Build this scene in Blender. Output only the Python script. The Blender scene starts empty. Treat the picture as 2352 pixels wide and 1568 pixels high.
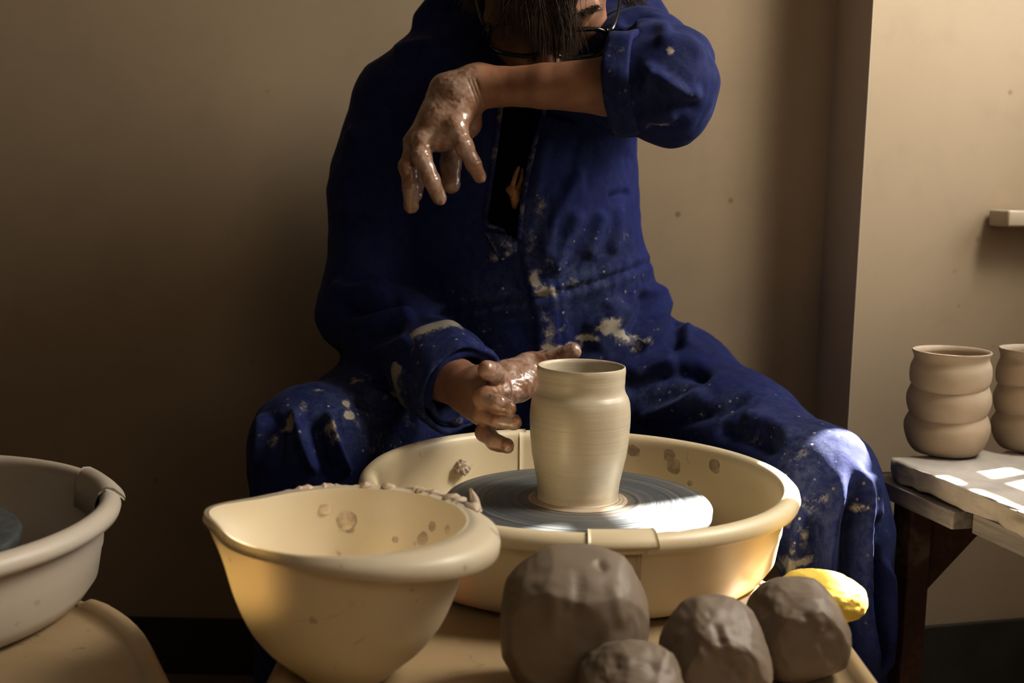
import bpy, bmesh, math, random
import numpy as np
import openvdb
from mathutils import Vector, Matrix

rng = np.random.default_rng(7)
random.seed(7)
SC = bpy.context.scene
COL = SC.collection
f32 = np.float32

# ---------------------------------------------------------------- camera model (2352 x 1568)
F = 2700.0
CX, CY = 1176.0, 784.0
HORIZON = 420.0
CAM = np.array([0.0, 0.0, 0.86])
PITCH = math.atan((CY - HORIZON) / F)
ROLL = math.radians(1.2)
FW = np.array([0, math.cos(PITCH), -math.sin(PITCH)])
_r0 = np.array([1.0, 0, 0]); _u0 = np.array([0, math.sin(PITCH), math.cos(PITCH)])
RT = math.cos(ROLL) * _r0 + math.sin(ROLL) * _u0
UP = -math.sin(ROLL) * _r0 + math.cos(ROLL) * _u0

def P(x, y, Y):
    d = FW + (x - CX) / F * RT + (CY - y) / F * UP
    return CAM + d * (Y / d[1])

def PZ(x, y, z):
    d = FW + (x - CX) / F * RT + (CY - y) / F * UP
    return CAM + d * ((z - CAM[2]) / d[2])

def pix(v):
    v = np.asarray(v, dtype=np.float64) - CAM
    w = v @ FW
    return CX + F * (v @ RT) / w, CY - F * (v @ UP) / w

cam = bpy.data.cameras.new('camera')
cam_o = bpy.data.objects.new('camera', cam)
COL.objects.link(cam_o)
cam.sensor_width = 36.0
cam.lens = F / 2352.0 * 36.0
cam_o.matrix_world = Matrix((
    (RT[0], UP[0], -FW[0], CAM[0]), (RT[1], UP[1], -FW[1], CAM[1]),
    (RT[2], UP[2], -FW[2], CAM[2]), (0, 0, 0, 1)))
cam.clip_start = 0.05
cam.dof.use_dof = True
cam.dof.focus_distance = 1.36
cam.dof.aperture_fstop = 5.6
SC.camera = cam_o

# ---------------------------------------------------------------- object helpers
def thing(name, label, cat, loc=(0, 0, 0), rotz=0.0, group=None):
    o = bpy.data.objects.new(name, None)
    COL.objects.link(o)
    o.location = loc; o.rotation_euler = (0, 0, rotz)
    o.empty_display_size = 0.05
    tag(o, label, cat, group)
    return o

def tag(o, label, cat, group=None):
    o['label'] = label; o['category'] = cat
    if group: o['group'] = group
    return o

def struct(o):
    o['kind'] = 'structure'
    return o

def link_mesh(name, me, mats, parent=None, smooth=True):
    o = bpy.data.objects.new(name, me)
    COL.objects.link(o)
    for m in (mats if isinstance(mats, (list, tuple)) else [mats]):
        me.materials.append(m)
    if parent is not None: o.parent = parent
    if smooth:
        me.polygons.foreach_set('use_smooth', np.ones(len(me.polygons), dtype=bool))
    return o

def mesh_np(name, V, Q, mats, parent=None, smooth=True):
    """V (n,3) points, Q (m,3|4) faces or list of such arrays"""
    me = bpy.data.meshes.new(name)
    Qs = Q if isinstance(Q, list) else [Q]
    loops = np.concatenate([q.reshape(-1) for q in Qs]).astype(np.int32)
    tot = np.concatenate([np.full(len(q), q.shape[1], dtype=np.int32) for q in Qs])
    st = np.concatenate([[0], np.cumsum(tot)[:-1]]).astype(np.int32)
    me.vertices.add(len(V)); me.vertices.foreach_set('co', np.asarray(V, dtype=f32).reshape(-1))
    me.loops.add(len(loops)); me.loops.foreach_set('vertex_index', loops)
    me.polygons.add(len(tot)); me.polygons.foreach_set('loop_start', st); me.polygons.foreach_set('loop_total', tot)
    me.update(calc_edges=True); me.validate()
    return link_mesh(name, me, mats, parent, smooth)

def set_attr(o, name, vals):
    a = o.data.attributes.new(name, 'FLOAT', 'POINT')
    a.data.foreach_set('value', np.asarray(vals, dtype=f32))

def vnormals(V, Q):
    n = np.zeros_like(V)
    a, b, c, d = (V[Q[:, i]] for i in (0, 1, 2, 3))
    fn = np.cross(c - a, d - b)
    for k in range(3):
        for i in range(4):
            n[:, k] += np.bincount(Q[:, i], fn[:, k], len(V))
    n /= np.linalg.norm(n, axis=1, keepdims=True) + 1e-12
    return n

def smooth_np(V, Q, it=2, lam=0.5):
    e = np.concatenate([Q[:, [0, 1]], Q[:, [1, 2]], Q[:, [2, 3]], Q[:, [3, 0]]])
    e = np.concatenate([e, e[:, ::-1]])
    cnt = np.bincount(e[:, 0], minlength=len(V))[:, None].clip(1)
    for _ in range(it):
        s = np.stack([np.bincount(e[:, 0], V[e[:, 1], k], len(V)) for k in range(3)], 1) / cnt
        V = V + lam * (s - V)
    return V

# value noise -------------------------------------------------------
def _hash(ix, iy, iz, seed):
    h = (ix * 374761393 + iy * 668265263 + iz * 2147483647 + seed * 144269) & 0x7fffffff
    h = ((h ^ (h >> 13)) * 1274126177) & 0x7fffffff
    h = h ^ (h >> 16)
    return (h & 0xffff) / 32767.5 - 1.0

def noise3(p, scale=1.0, seed=0):
    q = np.asarray(p, dtype=np.float64) * scale + 100.0
    i = np.floor(q).astype(np.int64); t = q - i; t = t * t * (3 - 2 * t)
    r = 0
    for dx in (0, 1):
        wx = t[..., 0] if dx else 1 - t[..., 0]
        for dy in (0, 1):
            wy = t[..., 1] if dy else 1 - t[..., 1]
            for dz in (0, 1):
                wz = t[..., 2] if dz else 1 - t[..., 2]
                r = r + wx * wy * wz * _hash(i[..., 0] + dx, i[..., 1] + dy, i[..., 2] + dz, seed)
    return r

def fbm(p, scale, octs=3, seed=0):
    r = 0; a = 1.0
    for k in range(octs):
        r = r + a * noise3(p, scale * 2 ** k, seed + 17 * k); a *= 0.5
    return r

def sstep(a, b, x):
    t = np.clip((x - a) / (b - a), 0, 1)
    return t * t * (3 - 2 * t)

# ---------------------------------------------------------------- implicit surfaces
class SDF:
    def __init__(s): s.ops = []
    def cone(s, a, b, ra, rb, k=0.015, sub=False):
        s.ops.append(('c', np.array(a, f32), np.array(b, f32), f32(ra), f32(rb), f32(k), sub)); return s
    def chain(s, pts, rad, k=0.015, sub=False):
        for i in range(len(pts) - 1): s.cone(pts[i], pts[i + 1], rad[i], rad[i + 1], k, sub)
        return s
    def ell(s, c, r, ax=None, k=0.015, sub=False):
        A = np.eye(3) if ax is None else np.array(ax)
        s.ops.append(('e', np.array(c, f32), np.array(A, f32), np.array(r, f32), None, f32(k), sub)); return s
    def loft(s, rows, k=0.02, pw=2.0):
        rows = sorted(rows); s.ops.append(('l', np.array(rows, f32), pw, None, None, f32(k), False)); return s
    def half(s, n, d, k=0.004):          # keep p.n < d
        s.ops.append(('h', np.array(n, f32), f32(d), None, None, f32(k), True)); return s
    def __call__(s, p):
        d = None
        for op in s.ops:
            if op[0] == 'c':
                _, a, b, ra, rb, k, sub = op
                ba = b - a; L = max(float(ba @ ba), 1e-9)
                q = p - a
                t = np.clip((q @ ba) / L, 0, 1)
                x = q - t[:, None] * ba
                v = np.sqrt((x * x).sum(1)) - (ra + (rb - ra) * t)
            elif op[0] == 'e':
                _, c, A, r, _, k, sub = op
                q = (p - c) @ A.T
                k0 = np.sqrt(((q / r) ** 2).sum(1)); k1 = np.sqrt(((q / (r * r)) ** 2).sum(1)) + 1e-6
                v = k0 * (k0 - 1) / k1
            elif op[0] == 'l':
                _, rows, pw, _, _, k, sub = op
                z = p[:, 2]
                cx, cy, rx, ry = (np.interp(z, rows[:, 0], rows[:, i]).astype(f32) for i in (1, 2, 3, 4))
                e = (np.abs((p[:, 0] - cx) / rx) ** pw + np.abs((p[:, 1] - cy) / ry) ** pw) ** (1 / pw)
                v = (e - 1) * np.minimum(rx, ry)
                v = np.maximum(v, np.maximum(rows[0, 0] - z, z - rows[-1, 0]))
            else:
                _, n, dd, _, _, k, sub = op
                v = -(p @ n - dd)
            if d is None: d = v; continue
            if sub:
                h = np.maximum(k - np.abs(d + v), 0) / k
                d = np.maximum(d, -v) + h * h * k * 0.25
            else:
                h = np.maximum(k - np.abs(d - v), 0) / k
                d = np.minimum(d, v) - h * h * k * 0.25
        return d

def mesh_sdf(fn, lo, hi, vox, smooth=2):
    lo = np.array(lo, float); hi = np.array(hi, float); B = 8
    nb = np.ceil((hi - lo) / (vox * B)).astype(int)
    n = nb * B
    arr = np.empty(tuple(nb) + (B, B, B), f32)
    bi = np.stack(np.meshgrid(*[np.arange(k) for k in nb], indexing='ij'), -1).reshape(-1, 3)
    cen = (lo + (bi * B + (B - 1) / 2) * vox).astype(f32)
    dc = np.concatenate([fn(c) for c in np.array_split(cen, max(1, len(cen) // 200000))])
    arr.reshape(-1, B ** 3)[:] = np.clip(dc, -1, 1)[:, None]
    keep = np.where(np.abs(dc) < vox * B * 0.87 * 1.6)[0]
    loc = np.stack(np.meshgrid(*[np.arange(B)] * 3, indexing='ij'), -1).reshape(-1, 3)
    flat = arr.reshape(-1, B ** 3)
    for ch in np.array_split(keep, max(1, len(keep) // 400)):
        p = (lo + (bi[ch][:, None, :] * B + loc[None]) * vox).astype(f32).reshape(-1, 3)
        flat[ch] = fn(p).reshape(len(ch), -1)
    dense = np.ascontiguousarray(arr.transpose(0, 3, 1, 4, 2, 5).reshape(n))
    g = openvdb.FloatGrid(10.0)
    g.copyFromArray(dense)
    pts, quads = g.convertToQuads(0.0)
    V = pts.astype(np.float64) * vox + lo
    Q = quads.astype(np.int64)
    # orient outward
    nn = vnormals(V, Q)
    s = np.random.default_rng(0).choice(len(V), min(2000, len(V)), replace=False)
    if np.mean(fn((V[s] + nn[s] * vox * 0.7).astype(f32)) > fn((V[s] - nn[s] * vox * 0.7).astype(f32))) < 0.5:
        Q = Q[:, ::-1].copy()
    if smooth: V = smooth_np(V, Q, smooth)
    return V, Q

# ---------------------------------------------------------------- plain geometry helpers
def lathe(prof, n=96, a0=0.0, a1=2 * math.pi, caps=False):
    prof = np.array(prof, float); m = len(prof)
    full = abs(a1 - a0 - 2 * math.pi) < 1e-6
    k = n if full else n + 1
    an = a0 + (a1 - a0) * np.arange(k) / n
    V = np.stack([np.cos(an)[:, None] * prof[None, :, 0], np.sin(an)[:, None] * prof[None, :, 0],
                  np.broadcast_to(prof[None, :, 1], (k, m))], -1).reshape(-1, 3)
    Q = grid_faces(k, m, full)
    if caps and not full:
        return V, [Q, np.arange(m)[None, ::-1], (np.arange(m) + (k - 1) * m)[None]]
    return V, Q

def grid_faces(k, m, wrap_k=False, wrap_m=False):
    i = np.arange(k if wrap_k else k - 1); j = np.arange(m if wrap_m else m - 1)
    I, J = np.meshgrid(i, j, indexing='ij')
    I2, J2 = (I + 1) % k, (J + 1) % m
    return np.stack([I * m + J, I2 * m + J, I2 * m + J2, I * m + J2], -1).reshape(-1, 4)

def spline(pts, n):
    """Catmull-Rom through pts -> n points"""
    p = np.array(pts, float); p = np.concatenate([[2 * p[0] - p[1]], p, [2 * p[-1] - p[-2]]])
    t = np.linspace(0, len(p) - 3 - 1e-6, n); i = t.astype(int); u = (t - i)[:, None]
    a, b, c, d = p[i], p[i + 1], p[i + 2], p[i + 3]
    return 0.5 * (2 * b + (c - a) * u + (2 * a - 5 * b + 4 * c - d) * u ** 2 + (3 * b - a - 3 * c + d) * u ** 3)

def tube(pts, rad, sides=8, closed=False, flat=None):
    p = np.array(pts, float); n = len(p)
    rad = np.broadcast_to(np.asarray(rad, float), (n,))
    t = np.roll(p, -1, 0) - np.roll(p, 1, 0) if closed else np.gradient(p, axis=0)
    t /= np.linalg.norm(t, axis=1, keepdims=True) + 1e-12
    ref = np.array([0, 0, 1.0]) if abs(t[:, 2]).mean() < 0.8 else np.array([1.0, 0, 0])
    a = np.cross(t, ref); a /= np.linalg.norm(a, axis=1, keepdims=True) + 1e-12
    b = np.cross(t, a)
    an = np.arange(sides) * 2 * math.pi / sides
    fl = 1.0 if flat is None else flat
    V = p[:, None] + rad[:, None, None] * (np.cos(an)[None, :, None] * a[:, None] + fl * np.sin(an)[None, :, None] * b[:, None])
    V = V.reshape(-1, 3)
    Q = [grid_faces(n, sides, closed, True)]
    if not closed:
        Q += [np.arange(sides)[None, ::-1], (np.arange(sides) + (n - 1) * sides)[None]]
    return V, Q

def bm_box(bm, c, s, rot=None):
    g = bmesh.ops.create_cube(bm, size=1.0)
    M = Matrix.Translation(c) @ (rot.to_4x4() if rot else Matrix()) @ Matrix.Diagonal((*s, 1.0))
    bmesh.ops.transform(bm, matrix=M, verts=g['verts'])
    return g['verts']

def boxes(name, lst, mat, parent=None, bevel=0.0, smooth=False):
    bm = bmesh.new()
    for b in lst: bm_box(bm, *b)
    if bevel:
        bmesh.ops.bevel(bm, geom=list(bm.edges), offset=bevel, segments=3, affect='EDGES', profile=0.5)
    bmesh.ops.recalc_face_normals(bm, faces=bm.faces)
    me = bpy.data.meshes.new(name); bm.to_mesh(me); bm.free()
    return link_mesh(name, me, mat, parent, smooth)

def ico(sub):
    bm = bmesh.new(); bmesh.ops.create_icosphere(bm, subdivisions=sub, radius=1.0)
    V = np.array([v.co[:] for v in bm.verts]); T = np.array([[v.index for v in f.verts] for f in bm.faces])
    bm.free(); return V, T

# ---------------------------------------------------------------- materials
class NT:
    def __init__(s, name):
        s.m = bpy.data.materials.new(name); s.m.use_nodes = True
        s.t = s.m.node_tree; s.b = s.t.nodes['Principled BSDF']
        s.out = s.t.nodes['Material Output']
    def n(s, typ, **kw):
        o = s.t.nodes.new(typ)
        for k, v in kw.items():
            if k.startswith('i_'):
                key = k[2:]; o.inputs[int(key) if key.isdigit() else key.replace('_', ' ')].default_value = v
            else: setattr(o, k, v)
        return o
    def l(s, a, b): s.t.links.new(a, b)
    def geo(s, which='Object'):
        return s.n('ShaderNodeTexCoord').outputs[which]
    def noise(s, scale, detail=4, rough=0.55, co=None, dist=0.0):
        o = s.n('ShaderNodeTexNoise'); o.inputs['Scale'].default_value = scale
        o.inputs['Detail'].default_value = detail; o.inputs['Roughness'].default_value = rough
        o.inputs['Distortion'].default_value = dist
        s.l(co if co is not None else s.geo(), o.inputs['Vector']); return o.outputs['Fac']
    def ramp(s, fac, stops):
        o = s.n('ShaderNodeValToRGB'); e = o.color_ramp.elements
        while len(e) < len(stops): e.new(0.5)
        for q, (pos, c) in zip(e, stops):
            q.position = pos; q.color = (*c, 1) if len(c) == 3 else c
        s.l(fac, o.inputs['Fac']); return o.outputs['Color']
    def math(s, op, a, b=None, clamp=False):
        o = s.n('ShaderNodeMath', operation=op, use_clamp=clamp)
        for i, v in enumerate((a, b)):
            if v is None: continue
            if isinstance(v, (int, float)): o.inputs[i].default_value = v
            else: s.l(v, o.inputs[i])
        return o.outputs[0]
    def mapr(s, v, a, b, c=0.0, d=1.0):
        o = s.n('ShaderNodeMapRange', interpolation_type='SMOOTHSTEP')
        s.l(v, o.inputs[0])
        for i, x in enumerate((a, b, c, d)): o.inputs[i + 1].default_value = x
        return o.outputs[0]
    def mix(s, fac, a, b, mode='MIX'):
        o = s.n('ShaderNodeMix', data_type='RGBA', blend_type=mode)
        for sock, v in ((o.inputs[0], fac), (o.inputs[6], a), (o.inputs[7], b)):
            if isinstance(v, (int, float)): sock.default_value = v
            elif isinstance(v, tuple): sock.default_value = (*v, 1) if len(v) == 3 else v
            else: s.l(v, sock)
        return o.outputs[2]
    def attr(s, name): return s.n('ShaderNodeAttribute', attribute_name=name).outputs['Fac']
    def set(s, **kw):
        for k, v in kw.items():
            sock = s.b.inputs[k.replace('_', ' ')]
            if isinstance(v, (int, float)): sock.default_value = v
            elif isinstance(v, tuple): sock.default_value = (*v, 1) if len(v) == 3 and sock.type == 'RGBA' else v
            else: s.l(v, sock)
        return s
    def bump(s, h, strength=0.3, dist=0.002):
        o = s.n('ShaderNodeBump'); o.inputs['Strength'].default_value = strength; o.inputs['Distance'].default_value = dist
        s.l(h, o.inputs['Height']); s.l(o.outputs[0], s.b.inputs['Normal']); return s

def lin(r, g, b):
    return tuple(((c / 255) / 12.92 if c / 255 <= 0.04045 else ((c / 255 + 0.055) / 1.055) ** 2.4) for c in (r, g, b))

def mat_wall(name, col, dots=True):
    m = NT(name); co = m.geo()
    n1 = m.noise(1.6, 5, 0.6, co); n2 = m.noise(14, 4, 0.6, co)
    c = m.mix(m.mapr(n1, 0.3, 0.7, 0.0, 0.35), col, tuple(x * 0.78 for x in col))
    c = m.mix(m.mapr(n2, 0.45, 0.75, 0, 0.18), c, tuple(x * 0.7 for x in col))
    if dots:
        v = m.n('ShaderNodeTexVoronoi'); v.inputs['Scale'].default_value = 11.0
        m.l(co, v.inputs['Vector'])
        rnd = m.mapr(v.outputs['Color'], 0.38, 0.7)
        d = m.mapr(v.outputs['Distance'], 0.028, 0.075, 1, 0)
        c = m.mix(m.math('MULTIPLY', d, m.math('MULTIPLY', rnd, 0.55)), c, (0.13, 0.07, 0.025))
        w = m.noise(3.2, 6, 0.7, co, 0.6)
        c = m.mix(m.mapr(w, 0.66, 0.76, 0, 0.35), c, (0.22, 0.13, 0.05))
    m.set(Base_Color=c, Roughness=0.75, Specular_IOR_Level=0.25)
    m.bump(n2, 0.12, 0.002)
    return m.m

def mat_plastic(name, col, grime=0.5, rough=0.36):
    m = NT(name); co = m.geo()
    n1 = m.noise(7, 6, 0.65, co, 0.4); n2 = m.noise(45, 3, 0.5, co); n3 = m.noise(18, 4, 0.7, co, 1.0)
    c = m.mix(m.mapr(n1, 0.35, 0.7, 0, 0.3), col, tuple(x * y for x, y in zip(col, (0.9, 0.82, 0.66))))
    c = m.mix(m.mapr(n3, 0.635, 0.70, 0, grime), c, (0.26, 0.18, 0.11))
    c = m.mix(m.mapr(n2, 0.69, 0.74, 0, grime), c, (0.2, 0.15, 0.1))
    r = m.mapr(n1, 0.3, 0.7, rough - 0.06, rough + 0.14)
    m.set(Base_Color=c, Roughness=r, Subsurface_Weight=0.06, Subsurface_Radius=(0.02, 0.012, 0.006), Subsurface_Scale=0.3)
    m.bump(n2, 0.05, 0.001)
    return m.m

def mat_clay(name, col, rough=0.5, bump=0.4, rings=False, scale=30):
    m = NT(name); co = m.geo()
    n1 = m.noise(scale, 6, 0.65, co, 0.5); n2 = m.noise(scale * 0.25, 4, 0.5, co, 0.3)
    c = m.mix(m.mapr(n2, 0.35, 0.68), tuple(x * 0.86 for x in col), tuple(min(1, x * 1.1) for x in col))
    c = m.mix(m.mapr(n1, 0.5, 0.75, 0, 0.3), c, tuple(x * 0.68 for x in col))
    h = n1
    if rings:
        sx = m.n('ShaderNodeMapping'); sx.inputs['Scale'].default_value = (2.0, 2.0, 420.0)
        m.l(co, sx.inputs['Vector'])
        nr = m.noise(1.0, 3, 0.6, sx.outputs[0])
        c = m.mix(m.mapr(nr, 0.48, 0.72, 0, 0.32), c, tuple(x * 0.62 for x in col))
        h = nr
    m.set(Base_Color=c, Roughness=rough)
    m.bump(h, bump, 0.0015)
    return m.m

def mat_simple(name, col, rough=0.6, noise=0.25, scale=20, bump=0.1, **kw):
    m = NT(name); co = m.geo(); n = m.noise(scale, 5, 0.6, co)
    c = m.mix(m.mapr(n, 0.35, 0.7, 0, 1), tuple(x * (1 - noise) for x in col), tuple(min(1, x * (1 + noise)) for x in col))
    m.set(Base_Color=c, Roughness=rough, **kw)
    if bump: m.bump(n, bump, 0.002)
    return m.m

def mat_wood(name, col, scale=6):
    m = NT(name); co = m.geo()
    mp = m.n('ShaderNodeMapping'); mp.inputs['Scale'].default_value = (14, 1.2, 14); m.l(co, mp.inputs['Vector'])
    n = m.noise(scale, 6, 0.65, mp.outputs[0], 0.8); n2 = m.noise(12, 4, 0.6, co)
    c = m.mix(m.mapr(n, 0.35, 0.7), tuple(x * 0.6 for x in col), col)
    c = m.mix(m.mapr(n2, 0.55, 0.75, 0, 0.5), c, (0.35, 0.3, 0.25))
    m.set(Base_Color=c, Roughness=0.7); m.bump(n, 0.25, 0.002)
    return m.m

def mat_coverall():
    m = NT('cotton_drill_blue'); co = m.geo()
    clay = m.attr('clay'); fade = m.attr('fade')
    n1 = m.noise(9, 5, 0.6, co); n2 = m.noise(75, 7, 0.75, co, 0.3); n3 = m.noise(240, 3, 0.6, co); n4 = m.noise(28, 4, 0.6, co, 0.8)
    base = m.mix(m.mapr(n1, 0.3, 0.7), (0.0022, 0.0044, 0.043), (0.0042, 0.0088, 0.082))
    base = m.mix(m.mapr(n3, 0.4, 0.7, 0, 0.35), base, (0.008, 0.014, 0.10))
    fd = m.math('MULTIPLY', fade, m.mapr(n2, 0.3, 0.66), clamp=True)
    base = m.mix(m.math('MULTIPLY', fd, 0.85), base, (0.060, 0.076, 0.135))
    # dried clay: thresholded noise lifted by the painted attribute
    s = m.math('ADD', m.math('MULTIPLY', n2, 0.6), m.math('MULTIPLY', n4, 0.4))
    s = m.math('ADD', s, m.math('MULTIPLY', clay, 0.40))
    msk = m.mapr(s, 0.735, 0.775)
    v = m.n('ShaderNodeTexVoronoi'); v.inputs['Scale'].default_value = 95.0; m.l(co, v.inputs['Vector'])
    sp = m.math('MULTIPLY', m.mapr(v.outputs['Distance'], 0.14, 0.24, 1, 0), m.mapr(v.outputs['Color'], 0.62, 0.72))
    sp = m.math('MULTIPLY', sp, m.mapr(fade, 0.12, 0.6, 0, 0.8))
    msk = m.math('MAXIMUM', m.math('MULTIPLY', msk, 0.9), m.math('MULTIPLY', m.mapr(s, 0.655, 0.76), 0.38))
    msk = m.math('MAXIMUM', msk, sp)
    c = m.mix(m.math('MULTIPLY', msk, 0.85), base, m.mix(n3, (0.30, 0.26, 0.19), (0.50, 0.45, 0.35)))
    m.set(Base_Color=c, Roughness=0.82, Specular_IOR_Level=0.2, Sheen_Weight=0.07, Sheen_Roughness=0.45, Sheen_Tint=(0.5, 0.6, 1.0))
    m.bump(m.math('ADD', n3, m.math('MULTIPLY', n2, 0.6)), 0.25, 0.0012)
    return m.m

def mat_skin():
    m = NT('skin_with_slip'); co = m.geo()
    wet = m.attr('wet')
    n1 = m.noise(25, 5, 0.6, co, 0.4); n2 = m.noise(150, 4, 0.6, co); n3 = m.noise(55, 4, 0.6, co, 0.8)
    c = m.mix(m.mapr(n1, 0.3, 0.7), (0.225, 0.106, 0.057), (0.32, 0.168, 0.098))
    c = m.mix(m.mapr(n2, 0.5, 0.72, 0, 0.2), c, (0.26, 0.10, 0.05))
    w = m.math('MULTIPLY', wet, m.mapr(n3, 0.33, 0.62), clamp=True)
    c = m.mix(m.math('MULTIPLY', w, 0.72), c, (0.44, 0.34, 0.28))
    r = m.math('SUBTRACT', 0.54, m.math('MULTIPLY', wet, 0.26))
    m.set(Base_Color=c, Roughness=r, Subsurface_Weight=0.12, Subsurface_Radius=(0.012, 0.004, 0.002), Subsurface_Scale=0.4,
          Coat_Weight=m.math('MULTIPLY', wet, 0.3), Coat_Roughness=0.16)
    m.bump(m.math('ADD', n2, m.math('MULTIPLY', n3, 0.8)), 0.22, 0.0012)
    return m.m

def mat_head():
    m = NT('wet_wheel_head'); co = m.geo()
    sx = m.n('ShaderNodeSeparateXYZ'); m.l(co, sx.inputs[0])
    r = m.math('SQRT', m.math('ADD', m.math('POWER', sx.outputs[0], 2.0), m.math('POWER', sx.outputs[1], 2.0)))
    cb = m.n('ShaderNodeCombineXYZ'); m.l(r, cb.inputs[0])
    n = m.noise(160, 3, 0.7, cb.outputs[0]); n2 = m.noise(9, 4, 0.5, co)
    c = m.mix(m.mapr(n, 0.35, 0.7), (0.055, 0.06, 0.065), (0.19, 0.20, 0.205))
    near = m.mapr(r, 0.05, 0.085, 1, 0)
    c = m.mix(m.math('MULTIPLY', near, m.mapr(n, 0.3, 0.6)), c, (0.22, 0.18, 0.13))
    m.set(Base_Color=c, Roughness=m.mapr(n2, 0.3, 0.7, 0.26, 0.42), Metallic=0.0, Specular_IOR_Level=0.7)
    m.bump(n, 0.12, 0.0008)
    return m.m
# ================================================================ THE POTTER
M_COVER = mat_coverall(); M_SKIN = mat_skin()
M_BLACK = mat_simple('black_jersey', (0.0022, 0.0022, 0.0028), 0.95, 0.2, 80, 0.1, Specular_IOR_Level=0.08)
M_HAIR = mat_simple('dark_brown_hair', (0.078, 0.047, 0.027), 0.55, 0.5, 60, 0.0)
M_FRAME = mat_simple('black_acetate', (0.006, 0.006, 0.006), 0.22, 0.1, 30, 0.0)
M_NAIL = mat_simple('fingernail_skin', (0.40, 0.22, 0.15), 0.25, 0.1, 90, 0.0)

potter = thing('person', 'seated person in a clay-stained blue coverall and black glasses, head bowed behind a raised forearm', 'person', (0.04, 1.72, 0))
def pp(o):                                     # parent to the potter, keeping world coordinates
    o.parent = potter; o.matrix_parent_inverse = Matrix.Translation((-0.04, -1.72, 0)); return o

def z1(x, y, Y): return P(860 + x / 3.92, 120 + y / 3.92, Y)          # raised hand
def z2(x, y, Y): return P(880 + x / 3.016, 720 + y / 3.016, Y)        # hand at the pot

# ---- joints
S_R, U_R, E_R, C_R = P(922, 240, 1.70), P(856, 440, 1.69), P(833, 712, 1.655), P(1010, 848, 1.50)
S_L, E_L, C_L = P(1425, 125, 1.71), P(1528, 203, 1.45), P(1428, 192, 1.46)
H_R, T_R, K_R, N_R, A_R = P(985, 965, 1.76), P(860, 985, 1.64), P(722, 1030, 1.48), P(684, 1320, 1.45), np.array([-0.262, 1.45, 0.10])
H_L, T_L, K_L, N_L, A_L = P(1495, 925, 1.75), P(1695, 1008, 1.60), P(1880, 1128, 1.43), P(1925, 1330, 1.41), np.array([0.395, 1.41, 0.10])

TORSO = [(1010, 1235, 325, 1.775, .155), (900, 1240, 340, 1.77, .165), (810, 1235, 325, 1.76, .165), (700, 1215, 318, 1.745, .155),
         (610, 1195, 300, 1.735, .15), (520, 1180, 292, 1.725, .145), (400, 1170, 290, 1.72, .14), (300, 1168, 290, 1.715, .138),
         (200, 1175, 298, 1.715, .120), (120, 1185, 275, 1.72, .096), (60, 1200, 200, 1.715, .085), (10, 1215, 130, 1.69, .085), (-70, 1230, 90, 1.68, .07)]
def torso_rows(inset):
    out = []
    for py, cx, hw, Y, ry in TORSO:
        c = P(cx, py, Y)
        out.append((c[2], c[0], c[1], hw * Y / F - inset, ry - inset))
    a = np.array(sorted(out)); zz = np.linspace(a[0, 0], a[-1, 0], 60)
    cols = [zz]
    for k in range(1, 5):
        v = np.interp(zz, a[:, 0], a[:, k])
        w = np.pad(v, 3, mode='edge'); v = np.convolve(w, np.ones(7) / 7, 'valid')
        cols.append(v)
    return [tuple(r) for r in np.stack(cols, 1)]

# ---- head frame
PIT, HROLL, HS = math.radians(51), math.radians(-4), 1.17
EYE = P(1258, 54, 1.525)
_fw = np.array([0.02, -math.cos(PIT), -math.sin(PIT)]); _fw /= np.linalg.norm(_fw)
_rt = np.array([math.cos(HROLL), 0, math.sin(HROLL)]); _rt -= _rt @ _fw * _fw; _rt /= np.linalg.norm(_rt)
_up = np.cross(_rt, -_fw); _up /= np.linalg.norm(_up)
if _up[1] > 0: _up = -_up
SK = EYE - 0.086 * HS * _fw
HAX = np.array([_rt, _up, _fw])
def H(r, u, f): return SK + HS * (r * _rt + u * _up + f * _fw)

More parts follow.
